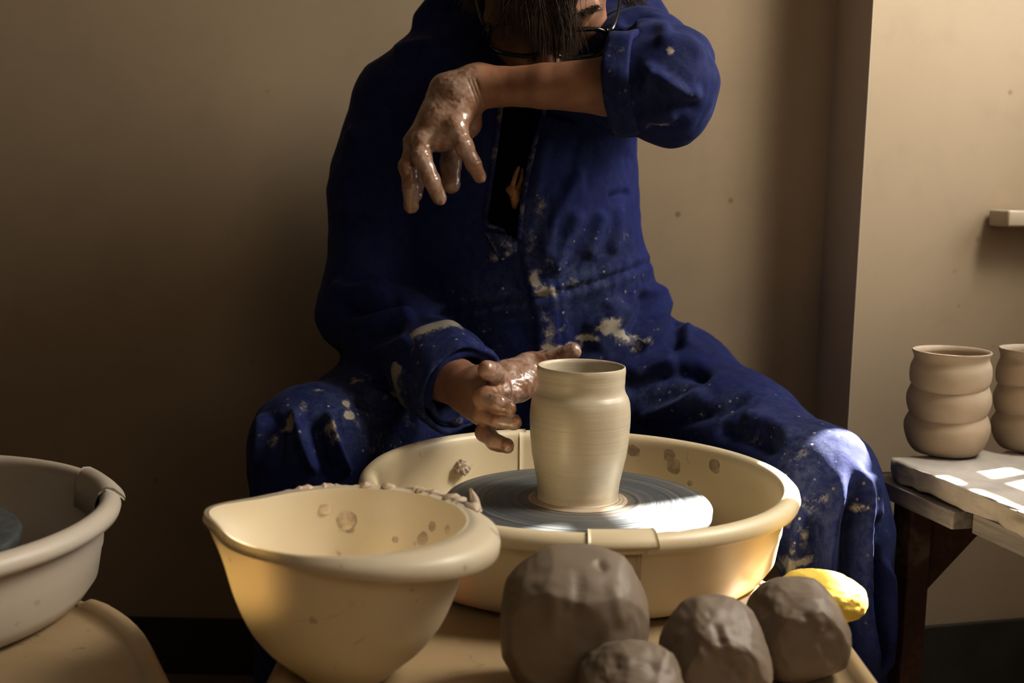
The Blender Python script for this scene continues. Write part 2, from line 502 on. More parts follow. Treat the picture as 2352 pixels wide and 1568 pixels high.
def build_body():
    b = SDF()
    b.loft(torso_rows(0.034), 0.02)
    b.chain([P(1060, 160, 1.71), S_R, U_R, E_R], [.04, .042, .040, .040], .02)
    b.chain([P(1330, 130, 1.71), S_L, E_L], [.045, .048, .042], .02)
    b.chain([H_R, T_R, K_R, N_R, A_R, A_R + [-0.01, -.03, -.055]], [.082, .066, .048, .036, .030, .030], .03)
    b.chain([H_L, T_L, K_L, N_L, A_L, A_L + [0.01, -.03, -.055]], [.082, .066, .048, .036, .030, .030], .03)
    for A in (A_R, A_L):
        b.cone(A + [0, .02, -.06], A + [0.0, -.13, -.075], .034, .022, .03)
    fore = lambda s: (s.chain([E_R, C_R], [.040, .034], .03),
                      s.chain([E_L, P(1440, 203, 1.453)], [.040, .033], .03))
    fore(b)
    b.chain([P(1205, 70, 1.715), H(0, -.05, -.03)], [.062, .058], .03)
    lo = np.array([-.40, 1.22, 0.0]); hi = np.array([.56, 1.97, 1.12])
    parts = [mesh_sdf(b, lo, hi, 0.0065, 2)]
    # head
    h = SDF()
    h.ell(H(0, .028, -.012), np.array([.077, .094, .097]) * HS, HAX)
    h.ell(H(0, -.042, .030), np.array([.065, .082, .062]) * HS, HAX, .03)
    h.ell(H(0, -.100, .058), np.array([.024, .022, .024]) * HS, HAX, .03)
    for s in (-1, 1):
        h.ell(H(s * .044, -.024, .060), np.array([.024, .02, .022]) * HS, HAX, .02)
        h.ell(H(s * .031, -.001, .096), np.array([.020, .014, .016]) * HS, HAX, .014, True)
        h.ell(H(s * .031, -.001, .077), np.array([.0135] * 3) * HS, HAX, .003)
        h.cone(H(s * .014, .016, .090), H(s * .046, .018, .074), .010 * HS, .009 * HS, .012)
        h.cone(H(s * .017, .008, .0885), H(s * .044, .006, .078), .0045 * HS, .004 * HS, .005)
        h.ell(H(s * .012, -.046, .096), np.array([.008, .007, .009]) * HS, HAX, .006)
        h.cone(H(s * .003, -.066, .091), H(s * .022, -.069, .080), .006 * HS, .004 * HS, .006)
        h.cone(H(s * .003, -.076, .090), H(s * .020, -.074, .080), .0065 * HS, .004 * HS, .006)
        h.ell(H(s * .079, -.008, -.004), np.array([.009, .031, .019]) * HS, HAX, .008)
        h.ell(H(s * .087, -.006, .000), np.array([.006, .018, .010]) * HS, HAX, .005, True)
    h.cone(H(0, .004, .092), H(0, -.040, .112), .0085 * HS, .0125 * HS, .012)
    h.cone(H(0, -.05, -.03), P(1205, 70, 1.715), .056, .058, .03)
    parts.append(mesh_sdf(h, SK - .17, SK + .17, 0.0022, 2))
    # raised left forearm and hand
    L = SDF()
    L.chain([E_L, P(1400, 198, 1.455), P(1250, 198, 1.47), P(1150, 199, 1.485), P(1095, 201, 1.492)], [.042, .0352, .0268, .0236, .0228], .006)
    L.chain([P(1095, 201, 1.490), z1(760, 400, 1.484)], [.0225, .022], .02)
    car = z1(760, 400, 1.484); car2 = z1(660, 360, 1.497); car3 = z1(800, 470, 1.484)
    L.chain([P(1100, 190, 1.497), car2], [.021, .021], .015)
    MP, MR, MM, MI = z1(740, 690, 1.460), z1(440, 810, 1.468), z1(375, 790, 1.484), z1(355, 820, 1.510)
    L.chain([car3, MP], [.019, .0128], .014)
    L.chain([car, MR], [.021, .0130], .014)
    L.chain([car2, MM], [.021, .0128], .014)
    L.chain([car2 + [0, .012, 0], MI], [.019, .0128], .014)
    L.chain([z1(470, 790, 1.472), z1(600, 800, 1.474), z1(715, 745, 1.466)], [.011, .010, .011], .012)
    L.chain([z1(580, 600, 1.478), z1(600, 720, 1.476)], [.020, .014], .016)
    L.chain([z1(862, 480, 1.498), z1(835, 640, 1.505), z1(770, 760, 1.508)], [.014, .0165, .013], .010)
    TH = [z1(800, 600, 1.515), z1(705, 840, 1.526), z1(686, 1000, 1.520), z1(690, 1190, 1.514)]
    L.chain(TH, [.017, .0142, .0128, .0118], .007)
    FP = [MP, z1(815, 850, 1.452), z1(890, 1005, 1.449), z1(948, 1118, 1.452)]
    FR = [MR, z1(432, 945, 1.455), z1(515, 1150, 1.449), z1(585, 1312, 1.453)]
    FM = [MM, z1(312, 1030, 1.474), z1(328, 1210, 1.470), z1(332, 1385, 1.474)]
    FI = [MI, z1(345, 1020, 1.514), z1(372, 1190, 1.510), z1(368, 1290, 1.505)]
    for fg, rr in ((FP, (.0122, .0104, .0096, .0084)), (FR, (.0132, .0112, .0103, .0092)), (FM, (.0132, .0115, .0105, .0096)), (FI, (.013, .0113, .010, .0092))):
        L.chain(fg, rr, .0042)
        L.ell(fg[0] + [0, -.004, .001], [.0105, .0105, .0105], None, .008)     # knuckle
        L.ell(fg[1] + [-.0015, -.003, 0], [rr[1] * .95] * 3, None, .006)
    V, Q = mesh_sdf(L, P(900, 500, 1.60) * [1, 0, 1] + [-.01, 1.39, -.01], np.array([.235, 1.58, P(1400, 130, 1.46)[2] + .03]), 0.0013, 2)
    parts.append((V, Q))
    # right forearm and hand at the pot
    R = SDF()
    W = z2(655, 545, 1.388)
    R.chain([E_R, C_R, z2(430, 430, 1.465), z2(585, 515, 1.412), W], [.042, .036, .0325, .0280, .0240], .006)
    MI, MM, MR, MP = z2(790, 455, 1.338), z2(800, 545, 1.326), z2(775, 640, 1.326), z2(745, 725, 1.332)
    for m_, r_ in ((MI, .0130), (MM, .0130), (MR, .0125), (MP, .0115)):
        R.chain([W, m_], [.021, r_], .014)
    R.chain([z2(600, 560, 1.40), z2(690, 680, 1.365)], [.022, .016], .015)
    R.chain([MI, MM, MR, MP], [.0115, .012, .0115, .0105], .008)
    # thenar and web, thumb behind the pot
    R.chain([z2(720, 470, 1.39), z2(860, 470, 1.385), z2(960, 430, 1.393)], [.020, .0195, .016], .014)
    R.chain([z2(860, 560, 1.362), z2(960, 500, 1.383), z2(1010, 430, 1.395)], [.014, .014, .012], .014)
    R.chain([z2(865, 420, 1.398), z2(1010, 352, 1.410), z2(1130, 335, 1.408), z2(1318, 262, 1.392)], [.018, .0135, .0118, .0098], .010)
    FI = [MI, z2(765, 415, 1.303), z2(735, 395, 1.280), z2(714, 386, 1.264)]
    FM = [MM, z2(697, 575, 1.280), z2(790, 622, 1.264), z2(868, 652, 1.262)]
    FR = [MR, z2(690, 690, 1.285), z2(800, 735, 1.265), z2(905, 752, 1.261)]
    FP = [MP, z2(708, 822, 1.292), z2(775, 890, 1.272), z2(858, 917, 1.264)]
    for fg, rr in ((FI, (.013, .0118, .0108, .0098)), (FM, (.0124, .0114, .0102, .0092)), (FR, (.0118, .0106, .0096, .0088)), (FP, (.0112, .0100, .0093, .0084))):
        R.chain(fg, rr, .0026)
        R.ell(fg[1] + [-.001, -.002, .001], [rr[1] * .98] * 3, None, .006)
    V2, Q2 = mesh_sdf(R, [-.155, 1.235, .53], [P(1325, 800, 1.40)[0] + .025, 1.56, .72], 0.0013, 2)
    parts.append((V2, Q2))
    VV = []; QQ = []; wet = []; off = 0
    for i, (V, Q) in enumerate(parts):
        n = vnormals(V, Q)
        x, y = pix(V)
        w = np.zeros(len(V))
        if i == 2:
            w = sstep(1125, 1060, x) * 0.95
            V = V + n * (fbm(V, 190, 3, 5) * 0.00045 * w)[:, None]
            # wrist creases
            for k, (xa, xb) in enumerate(((1072, 1096), (1080, 1104), (1090, 1112))):
                t = np.clip((y - 175) / 62, 0, 1); d = x - (xa + (xb - xa) * t)
                V = V - n * (0.0009 * np.exp(-(d / 3.0) ** 2) * sstep(172, 190, y) * sstep(250, 235, y))[:, None]
            for fg in (FPL, FRL, FML):          # joint wrinkles
                for j in (1, 2):
                    c = fg[j]; ax = fg[j + 1] - fg[j - 1]; ax /= np.linalg.norm(ax)
                    s = (V - c) @ ax; rad = np.linalg.norm(V - c, axis=1)
                    V = V - n * (0.0005 * np.cos(s / 0.0011) * np.exp(-(s / .0035) ** 2) * (rad < .017) * (n[:, 1] < 0))[:, None]
        if i == 3:
            w = np.maximum(sstep(1085, 1135, x), 0.3 * sstep(1040, 1100, x)) * 0.95
            V = V + n * (fbm(V, 160, 3, 9) * 0.0007 * w)[:, None]
        VV.append(V); QQ.append(Q + off); off += len(V); wet.append(w)
    o = mesh_np('body', np.concatenate(VV), np.concatenate(QQ), M_SKIN)
    set_attr(o, 'wet', np.concatenate(wet))
    return o

# fingers of the raised hand, also used for nails and joint wrinkles
FPL = [z1(740, 690, 1.460), z1(815, 850, 1.452), z1(890, 1005, 1.449), z1(948, 1118, 1.452)]
FRL = [z1(440, 810, 1.468), z1(432, 945, 1.455), z1(515, 1150, 1.449), z1(585, 1312, 1.453)]
FML = [z1(375, 790, 1.484), z1(312, 1030, 1.474), z1(328, 1210, 1.470), z1(332, 1385, 1.474)]
pp(build_body())

def nail(tip, prev, dorsal, r, w):
    ax = tip - prev; ax /= np.linalg.norm(ax)
    d = np.array(dorsal, float); d -= d @ ax * ax; d /= np.linalg.norm(d)
    s = np.cross(ax, d)
    V, T = ico(3)
    c = tip + d * (r * 0.62) + ax * r * 0.15
    W = c + V[:, :1] * s * w + V[:, 1:2] * ax * (w * 1.25) + V[:, 2:] * d * (r * 0.36)
    W -= d * ((V[:, :1] ** 2) * w * 0.25)
    pp(mesh_np('fingernail', W, T, M_NAIL))
nail(FPL[3], FPL[2], (.35, -1, .1), .0086, .0052)
nail(FRL[3], FRL[2], (.25, -1, .1), .0094, .0058)
nail(FML[3], FML[2], (-.3, -1, .1), .0098, .0055)
nail(z2(905, 752, 1.261), z2(800, 735, 1.265), (-.1, -.8, .55), .0092, .0056)
nail(z2(868, 652, 1.262), z2(790, 622, 1.264), (-.1, -.75, .6), .0096, .0056)
nail(z2(858, 917, 1.264), z2(775, 890, 1.272), (.05, -.9, .4), .0086, .0052)

# ---- black T-shirt under the coverall
ts = SDF().loft([r for r in torso_rows(0.013) if 0.70 < r[0] < P(1180, 165, 1.6)[2]], 0.02)
V, Q = mesh_sdf(ts, [-.22, 1.5, .68], [.32, 1.95, 1.12], 0.006, 2)
pp(mesh_np('black_shirt', V, Q, M_BLACK))

# ---- coverall
def seg_dist(x, y, pts):
    best = np.full(len(x), 1e9); tt = np.zeros(len(x)); L = 0
    seglen = [math.dist(pts[i], pts[i + 1]) for i in range(len(pts) - 1)]; tot = sum(seglen)
    side = np.zeros(len(x))
    for i in range(len(pts) - 1):
        ax, ay = pts[i]; bx, by = pts[i + 1]; dx, dy = bx - ax, by - ay
        t = np.clip(((x - ax) * dx + (y - ay) * dy) / (dx * dx + dy * dy), 0, 1)
        d = np.hypot(x - ax - t * dx, y - ay - t * dy)
        m = d < best
        best = np.where(m, d, best); tt = np.where(m, (L + t * seglen[i]) / tot, tt)
        side = np.where(m, np.sign((x - ax) * dy - (y - ay) * dx), side)
        L += seglen[i]
    return best, tt, side

def in_poly(x, y, poly):
    r = np.zeros(len(x), bool); n = len(poly)
    for i in range(n):
        x1, y1 = poly[i]; x2, y2 = poly[(i + 1) % n]
        if y1 == y2: continue
        r ^= ((y1 > y) != (y2 > y)) & (x < (x2 - x1) * (y - y1) / (y2 - y1) + x1)
    return r

OPENING = [(1165, 120), (1275, 120), (1262, 215), (1248, 262), (1227, 335), (1208, 420), (1198, 490), (1192, 548),
           (1150, 528), (1117, 510), (1122, 450), (1136, 350), (1148, 260), (1158, 190)]
# (polyline, height in m, half-width px, Ymin, Ymax)
FOLDS = [
    # sleeve of the raised arm
    ([(1470, 150), (1508, 172), (1545, 200), (1580, 217), (1618, 204)], .0075, 15, 1.0, 1.62),
    ([(1478, 200), (1520, 222), (1570, 238), (1612, 240)], -.003, 16, 1.0, 1.62),
    ([(1472, 214), (1490, 186), (1510, 172)], .004, 9, 1.0, 1.62),
    ([(1500, 100), (1540, 92), (1590, 104), (1618, 140)], .004, 14, 1.0, 1.62),
    ([(1450, 70), (1500, 62), (1545, 80)], .005, 12, 1.0, 1.75),
    ([(1480, 292), (1530, 296), (1580, 280)], -.004, 10, 1.0, 1.62),
    ([(1465, 262), (1510, 268), (1560, 262)], .004, 13, 1.0, 1.62),
    ([(1420, 52), (1470, 40), (1520, 66)], -.005, 12, 1.5, 1.8),
    # torso, sunlit side
    ([(1395, 455), (1425, 448), (1450, 440)], -.004, 8, 1.45, 1.9),
    ([(1330, 475), (1312, 520), (1290, 570), (1268, 640)], .006, 18, 1.45, 1.9),
    ([(1345, 380), (1300, 450), (1262, 530), (1250, 620)], .005, 16, 1.45, 1.9),
    ([(1385, 480), (1365, 540), (1345, 600)], .005, 14, 1.45, 1.9),
    ([(1425, 465), (1415, 530), (1400, 590)], .004, 12, 1.45, 1.9),
    ([(1250, 300), (1235, 380), (1220, 470)], .005, 16, 1.45, 1.9),
    ([(1455, 340), (1400, 400), (1330, 430)], -.0028, 24, 1.45, 1.9),
    ([(1440, 690), (1400, 740), (1350, 800)], .006, 20, 1.45, 1.9),
    ([(1500, 640), (1520, 700), (1500, 760), (1450, 800)], .008, 18, 1.45, 1.95),
    ([(1480, 660), (1478, 720), (1440, 780)], -.006, 14, 1.45, 1.95),
    ([(1400, 680), (1390, 720), (1340, 760)], .004, 14, 1.45, 1.9),
    ([(1552, 700), (1556, 760), (1545, 812)], -.005, 12, 1.5, 1.95),
    ([(1575, 740), (1580, 800)], .003, 12, 1.5, 1.95),
    # lap and right of the picture thigh
    ([(1440, 870), (1500, 840), (1560, 832)], .007, 20, 1.4, 1.9),
    ([(1430, 900), (1500, 866), (1580, 852), (1640, 880)], -.008, 16, 1.4, 1.9),
    ([(1450, 960), (1530, 952), (1640, 905)], .007, 18, 1.4, 1.9),
    ([(1450, 985), (1560, 965), (1660, 940), (1730, 900)], -.005, 14, 1.4, 1.9),
    ([(1700, 960), (1770, 975), (1830, 1010)], .006, 20, 1.3, 1.8),
    ([(1640, 985), (1720, 1005), (1790, 1040)], -.005, 16, 1.3, 1.8),
    # right of the picture lower leg: long drapes
    ([(1935, 1070), (1926, 1140), (1914, 1230), (1907, 1330), (1910, 1430), (1925, 1560)], .013, 13, 1.2, 1.6),
    ([(1950, 1130), (1944, 1230), (1943, 1340), (1955, 1460), (1985, 1568)], -.012, 15, 1.2, 1.6),
    ([(1965, 1050), (1980, 1120), (1980, 1220), (1984, 1368), (2000, 1475), (2018, 1560)], .012, 11, 1.2, 1.6),
    ([(2004, 1240), (2012, 1340), (2018, 1450), (2020, 1540)], -.007, 8, 1.2, 1.6),
    ([(2026, 1270), (2036, 1360), (2038, 1450), (2022, 1560)], .008, 9, 1.2, 1.6),
    ([(1876, 1180), (1868, 1280), (1862, 1400)], -.008, 16, 1.2, 1.6),
    ([(1845, 1160), (1832, 1260), (1822, 1360)], .008, 14, 1.2, 1.6),
    ([(1990, 1080), (2003, 1130), (2004, 1200)], .007, 12, 1.2, 1.6),
    # left of the picture knee and shin
    ([(678, 935), (690, 990), (706, 1040), (728, 1090)], .011, 11, 1.2, 1.7),
    ([(722, 960), (735, 1010), (752, 1060), (768, 1095)], -.011, 13, 1.2, 1.7),
    ([(748, 940), (760, 990), (778, 1040), (802, 1095)], .010, 9, 1.2, 1.7),
    ([(640, 950), (642, 1010), (640, 1080)], -.006, 13, 1.2, 1.7),
    ([(612, 948), (608, 1000), (600, 1080)], .008, 11, 1.2, 1.7),
    ([(800, 885), (850, 905), (900, 925), (935, 945)], .006, 12, 1.2, 1.8),
    ([(810, 912), (860, 935), (915, 965)], -.006, 13, 1.2, 1.8),
    ([(990, 920), (1030, 940), (1070, 965)], .008, 16, 1.2, 1.8),
    ([(960, 945), (1010, 970), (1050, 990)], -.006, 14, 1.2, 1.8),
    ([(770, 872), (830, 862), (890, 870)], .005, 14, 1.2, 1.8),
    # sleeve of the lower arm
    ([(760, 650), (800, 670), (850, 672), (900, 660)], .008, 16, 1.3, 1.8),
    ([(770, 705), (820, 716), (880, 706), (930, 690)], -.007, 14, 1.3, 1.8),
    ([(800, 745), (850, 738), (905, 728), (960, 725)], .008, 13, 1.3, 1.8),
    ([(820, 780), (870, 768), (925, 752)], -.005, 11, 1.3, 1.8),
    ([(855, 812), (900, 800), (950, 776)], .005, 12, 1.3, 1.8),
    ([(790, 300), (840, 320), (900, 300)], .005, 20, 1.3, 1.8),
    ([(780, 500), (830, 480), (900, 500)], .005, 22, 1.3, 1.8),
    ([(900, 130), (950, 110), (1010, 100)], .005, 16, 1.3, 1.8),
]
CLAY = [ # (px, py, rx, ry, strength)
    (1240, 470, 22, 40, .55), (1215, 560, 22, 60, .5), (1228, 640, 24, 34, .8), (1252, 668, 44, 16, .9), (1260, 605, 40, 30, .45),
    (1330, 650, 60, 18, .45), (1250, 720, 22, 40, .5), (1290, 740, 60, 50, .35), (1390, 748, 34, 22, 1.05), (1420, 765, 30, 14, .95),
    (1345, 775, 30, 12, .9), (1315, 795, 30, 12, .85), (1290, 802, 30, 16, .8), (1440, 775, 40, 26, .65), (1475, 790, 40, 24, .6), (1430, 540, 16, 20, .5),
    (1160, 560, 26, 30, .75), (1135, 590, 20, 14, .7), (1260, 760, 26, 40, .5), (1262, 800, 28, 20, .75),
    (1540, 120, 16, 12, .85), (1520, 292, 40, 12, .7), (1450, 250, 14, 40, .5), (1440, 120, 20, 30, .4),
    (1810, 1185, 16, 34, .85), (1820, 1290, 44, 22, .95), (1835, 1250, 18, 30, .6), (1850, 1220, 14, 30, .6), (1900, 1360, 40, 20, .5), (1965, 1165, 18, 16, .7),
    (1760, 1000, 70, 30, .35), (1840, 1040, 60, 60, .4), (1870, 1150, 60, 60, .38), (1640, 960, 60, 30, .4), (1560, 900, 60, 40, .35),
    (800, 955, 15, 12, 1.2), (795, 930, 12, 14, .75), (670, 975, 16, 24, .95), (655, 985, 30, 8, .7), (700, 935, 24, 20, .55), (752, 990, 20, 16, .7), (766, 1012, 14, 20, .7),
    (908, 905, 14, 12, .9), (880, 920, 26, 10, .5), (816, 880, 20, 6, .9), (850, 862, 30, 6, .5), (630, 1010, 10, 40, .55), (735, 898, 14, 5, .8), (820, 985, 30, 30, .4), (860, 1010, 70, 50, .33), (855, 1035, 14, 14, .6),
    (940, 970, 20, 20, .5), (1050, 975, 20, 14, .6),
]
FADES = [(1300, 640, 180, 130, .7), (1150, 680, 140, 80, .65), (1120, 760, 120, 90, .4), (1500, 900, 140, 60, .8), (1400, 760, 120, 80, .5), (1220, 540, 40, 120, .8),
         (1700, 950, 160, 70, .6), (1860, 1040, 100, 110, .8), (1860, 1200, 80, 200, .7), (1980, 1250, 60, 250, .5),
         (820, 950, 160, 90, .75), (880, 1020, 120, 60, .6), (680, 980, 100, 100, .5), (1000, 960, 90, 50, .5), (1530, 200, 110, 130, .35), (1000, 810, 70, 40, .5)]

def cloth_paint(V, n):
    x, y = pix(V)
    vw = CAM - V; vw /= np.linalg.norm(vw, axis=1, keepdims=True)
    front = sstep(-0.15, 0.25, (n * vw).sum(1))
    dsp = np.zeros(len(V))
    for pts, a, w, y0, y1 in FOLDS:
        pts = [tuple(q) for q in spline(pts, 5 * len(pts))]
        d, t, _ = seg_dist(x, y, pts)
        dsp += np.where(V[:, 1] > 1.56, 2.2, 1.8) * a * np.exp(-(d / w) ** 2) * sstep(0, .18, t) * sstep(1, .82, t) * ((V[:, 1] > y0) & (V[:, 1] < y1)) * front
    tors = (V[:, 1] > 1.5) & (V[:, 1] < 1.9)
    # waist seam with puckers
    seam = [tuple(q) for q in spline([(1000, 722), (1100, 705), (1230, 682), (1350, 652), (1480, 607), (1505, 596)], 24)]
    d, t, sd = seg_dist(x, y, seam)
    dsp -= .0060 * np.exp(-(d / 5.0) ** 2) * tors * front
    dsp += .0016 * fbm(np.stack([x / 9, y / 60, x * 0], 1), 1, 2, 3) * np.exp(-(d / 22) ** 2) * tors * front
    dsp += .004 * np.exp(-((d - 14) / 14) ** 2) * tors * front
    # placket: raised strip along the opening's lit edge
    pl = [tuple(q) for q in spline([(1248, 262), (1227, 335), (1208, 420), (1198, 490), (1196, 560), (1204, 630), (1222, 690), (1230, 760), (1236, 840)], 40)]
    d, t, sd = seg_dist(x, y, pl)
    s = d * sd
    right = -s if np.mean(s[(x > 1300) & (y > 400) & (y < 800) & tors]) < 0 else s
    dsp += (.0075 * sstep(-3, 3, right) * sstep(95, 45, right)) * (t > .0) * (t < 1) * tors * front
    dsp -= .0025 * np.exp(-((right - 58) / 3.5) ** 2) * (t > 0.3) * (t < 1) * tors * front
    # general rumpling
    rumple = fbm(V + 0.02 * np.stack([noise3(V, 12, k) for k in (1, 2, 3)], 1), 14, 3, 21)
    dsp += .0030 * rumple
    dsp += .0014 * np.abs(fbm(V * [1, 1, 0.5], 45, 2, 33))
    clay = np.zeros(len(V)); fade = np.zeros(len(V))
    for px, py, rx, ry, st in CLAY:
        clay = np.maximum(clay, st * np.exp(-(((x - px) / rx) ** 2 + ((y - py) / ry) ** 2)))
    for px, py, rx, ry, st in FADES:
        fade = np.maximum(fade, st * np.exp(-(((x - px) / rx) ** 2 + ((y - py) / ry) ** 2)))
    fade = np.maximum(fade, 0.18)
    return dsp, clay * front, fade

def build_coverall():
    c = SDF()
    c.loft(torso_rows(0.0), 0.03)
    c.chain([P(1035, 140, 1.70), S_R, P(884, 340, 1.695), U_R, E_R], [.056, .060, .0585, .0565, .057], .03)
    c.chain([E_R, P(905, 770, 1.60), C_R, P(1062, 893, 1.455)], [.057, .056, .053, .054], .035)
    c.chain([P(1340, 105, 1.70), S_L, P(1470, 165, 1.58), E_L], [.07, .078, .074, .061], .03)
    c.chain([E_L, P(1568, 146, 1.49)], [.055, .037], .02)
    c.chain([E_L, P(1548, 258, 1.46)], [.055, .041], .02)
    c.chain([P(1480, 160, 1.47), P(1560, 140, 1.49)], [.04, .036], .02)
    c.chain([E_L, P(1470, 200, 1.455), P(1412, 200, 1.46)], [.058, .051, .049], .012)
    c.chain([H_R, T_R, K_R], [.105, .092, .075], .04)
    c.chain([K_R, N_R, A_R], [.075, .063, .056], .035)
    c.chain([H_L, T_L, K_L], [.105, .086, .074], .04)
    c.chain([K_L, P(1912, 1235, 1.415), P(1932, 1400, 1.41), P(1925, 1560, 1.42), A_L], [.074, .066, .058, .050, .054], .035)
    c.chain([P(1450, 860, 1.72), P(1570, 860, 1.70)], [.06, .07], .04)
    # standing collar behind the neck
    c.chain([P(985, 50, 1.69), P(1040, -5, 1.69), P(1110, -40, 1.70)], [.022, .026, .022], .015)
    c.chain([P(1410, 20, 1.70), P(1450, 35, 1.70)], [.04, .04], .02)
    # hollow sleeve and trouser ends
    ax = C_R - E_R; ax /= np.linalg.norm(ax)
    e = P(1062, 893, 1.455); dirR = e - C_R; dirR /= np.linalg.norm(dirR)
    c.cone(C_R + dirR * .012, e + dirR * .12, .044, .046, .004, True)
    c.ops.append(('cap', e + dirR * 0.0, dirR, .10))
    dirL = P(1405, 190, 1.46) - E_L; dirL /= np.linalg.norm(dirL)
    c.cone(P(1440, 192, 1.457), P(1300, 192, 1.475), .044, .046, .004, True)
    for A in (A_R, A_L): c.cone(A + [0, 0, .06], A + [0, 0, -.2], .048, .049, .004, True)
    caps = [(e + dirR * .004, dirR, .085), (P(1405, 190, 1.46), dirL, .085), (A_R + [0, 0, -.03], np.array([0, 0, -1.]), .1), (A_L + [0, 0, -.03], np.array([0, 0, -1.]), .1)]
    c.ops = [o for o in c.ops if o[0] != 'cap']
    def fn(p):
        d = c(p)
        for o_, n_, r_ in caps:                       # cut flat just past each hem
            q = p - o_.astype(f32); s = q @ n_.astype(f32)
            rad = np.sqrt(np.maximum((q * q).sum(1) - s * s, 0))
            lim = np.where((rad < r_) & (s < .11), s, -1.0)
            d = np.maximum(d, lim)
        return d.astype(f32)
    V, Q = mesh_sdf(fn, [-.42, 1.22, .04], [.56, 1.96, 1.12], 0.0034, 3)
    n = vnormals(V, Q)
    dsp, clay, fade = cloth_paint(V, n)
    V = V + n * dsp[:, None]
    V = smooth_np(V, Q, 1, 0.5)
    # open the front over the black shirt
    x, y = pix(V)
    ins = in_poly(x, y, OPENING) & (V[:, 1] < 1.68) & (V[:, 1] > 1.5) & (n[:, 1] < 0)
    tor = SDF().loft(torso_rows(0.0), 0.02)
    ins &= np.abs(tor(V.astype(f32))) < .035
    Q = Q[~ins[Q].any(1)]
    used = np.zeros(len(V), bool); used[Q.reshape(-1)] = True
    idx = np.cumsum(used) - 1
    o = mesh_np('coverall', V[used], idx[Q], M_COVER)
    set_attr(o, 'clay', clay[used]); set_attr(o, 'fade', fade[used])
    return o
cover = pp(build_coverall())

from mathutils.bvhtree import BVHTree
_bv = BVHTree.FromPolygons([v.co[:] for v in cover.data.vertices], [p.vertices[:] for p in cover.data.polygons])
def on_cloth(px, py, lift=0.0, default=1.6):
    d = FW + (px - CX) / F * RT + (CY - py) / F * UP; d = d / np.linalg.norm(d)
    h = _bv.ray_cast(Vector(CAM), Vector(d))
    if h[0] is None: return P(px, py, default)
    return np.array(h[0]) - d * lift

def cloth_patch_attrs(o, clay, fade):
    n = len(o.data.vertices)
    set_attr(o, 'clay', np.full(n, clay) if np.isscalar(clay) else clay); set_attr(o, 'fade', np.full(n, fade) if np.isscalar(fade) else fade)

# hem strip round the opening
edge = [(1275, 130), (1262, 215), (1248, 262), (1227, 335), (1208, 420), (1198, 490), (1192, 548)]
edge2 = [(1158, 190), (1148, 260), (1136, 350), (1122, 450), (1116, 511), (1150, 528), (1192, 548)]
for e_, sgn in ((edge, 1), (edge2, -1)):
    px = spline(e_, 40)
    pts = np.array([P(a, b, np.interp(b, [130, 262, 420, 548, 560], [1.583, 1.579, 1.576, 1.578, 1.578])) for a, b in px])
    ys = [on_cloth(a + sgn * 9, b, 0.001)[1] for a, b in px]
    pts = np.array([P(a, b, yy) for (a, b), yy in zip(px, np.clip(np.convolve(np.pad(ys, 4, mode='edge'), np.ones(9) / 9, 'valid'), 1.54, 1.62))])
    V, Q = tube(pts, 0.0036, 8)
    o = pp(mesh_np('front_hem', V, Q, M_COVER)); cloth_patch_attrs(o, 0.35, 0.3)

# turned-out corner of the front flap
def patch(poly, nu, nv, lift, thick, bulge):
    """poly: four px corners (tl, tr, br, bl) -> thin closed cloth patch lying on the coverall"""
    tl, tr, br, bl = [np.array(q, float) for q in poly]
    pts = []
    for i in range(nu):
        for j in range(nv):
            u, v = i / (nu - 1), j / (nv - 1)
            q = (tl * (1 - u) + tr * u) * (1 - v) + (bl * (1 - u) + br * u) * v
            w = on_cloth(q[0], q[1], 0)
            w = P(q[0], q[1], w[1] - lift - bulge * math.sin(math.pi * u) * math.sin(math.pi * (v * .8 + .2)))
            pts.append(w)
    A = np.array(pts); B = A + [0, thick, 0]
    V = np.concatenate([A, B]); k = nu * nv
    G = grid_faces(nu, nv)
    ring = [i * nv for i in range(nu)] + [(nu - 1) * nv + j for j in range(1, nv)] + [i * nv + nv - 1 for i in range(nu - 2, -1, -1)] + [j for j in range(nv - 2, 0, -1)]
    S = np.array([[ring[i], ring[(i + 1) % len(ring)], ring[(i + 1) % len(ring)] + k, ring[i] + k] for i in range(len(ring))])
    return V, np.concatenate([G[:, ::-1], G + k, S])
V, Q = patch([(1110, 532), (1190, 544), (1188, 578), (1150, 602)], 16, 14, .006, .003, .006)
V[:224] = smooth_np(V, Q, 2)[:224]
o = pp(mesh_np('front_flap', V, Q, M_COVER)); cloth_patch_attrs(o, 0.42, 0.5)

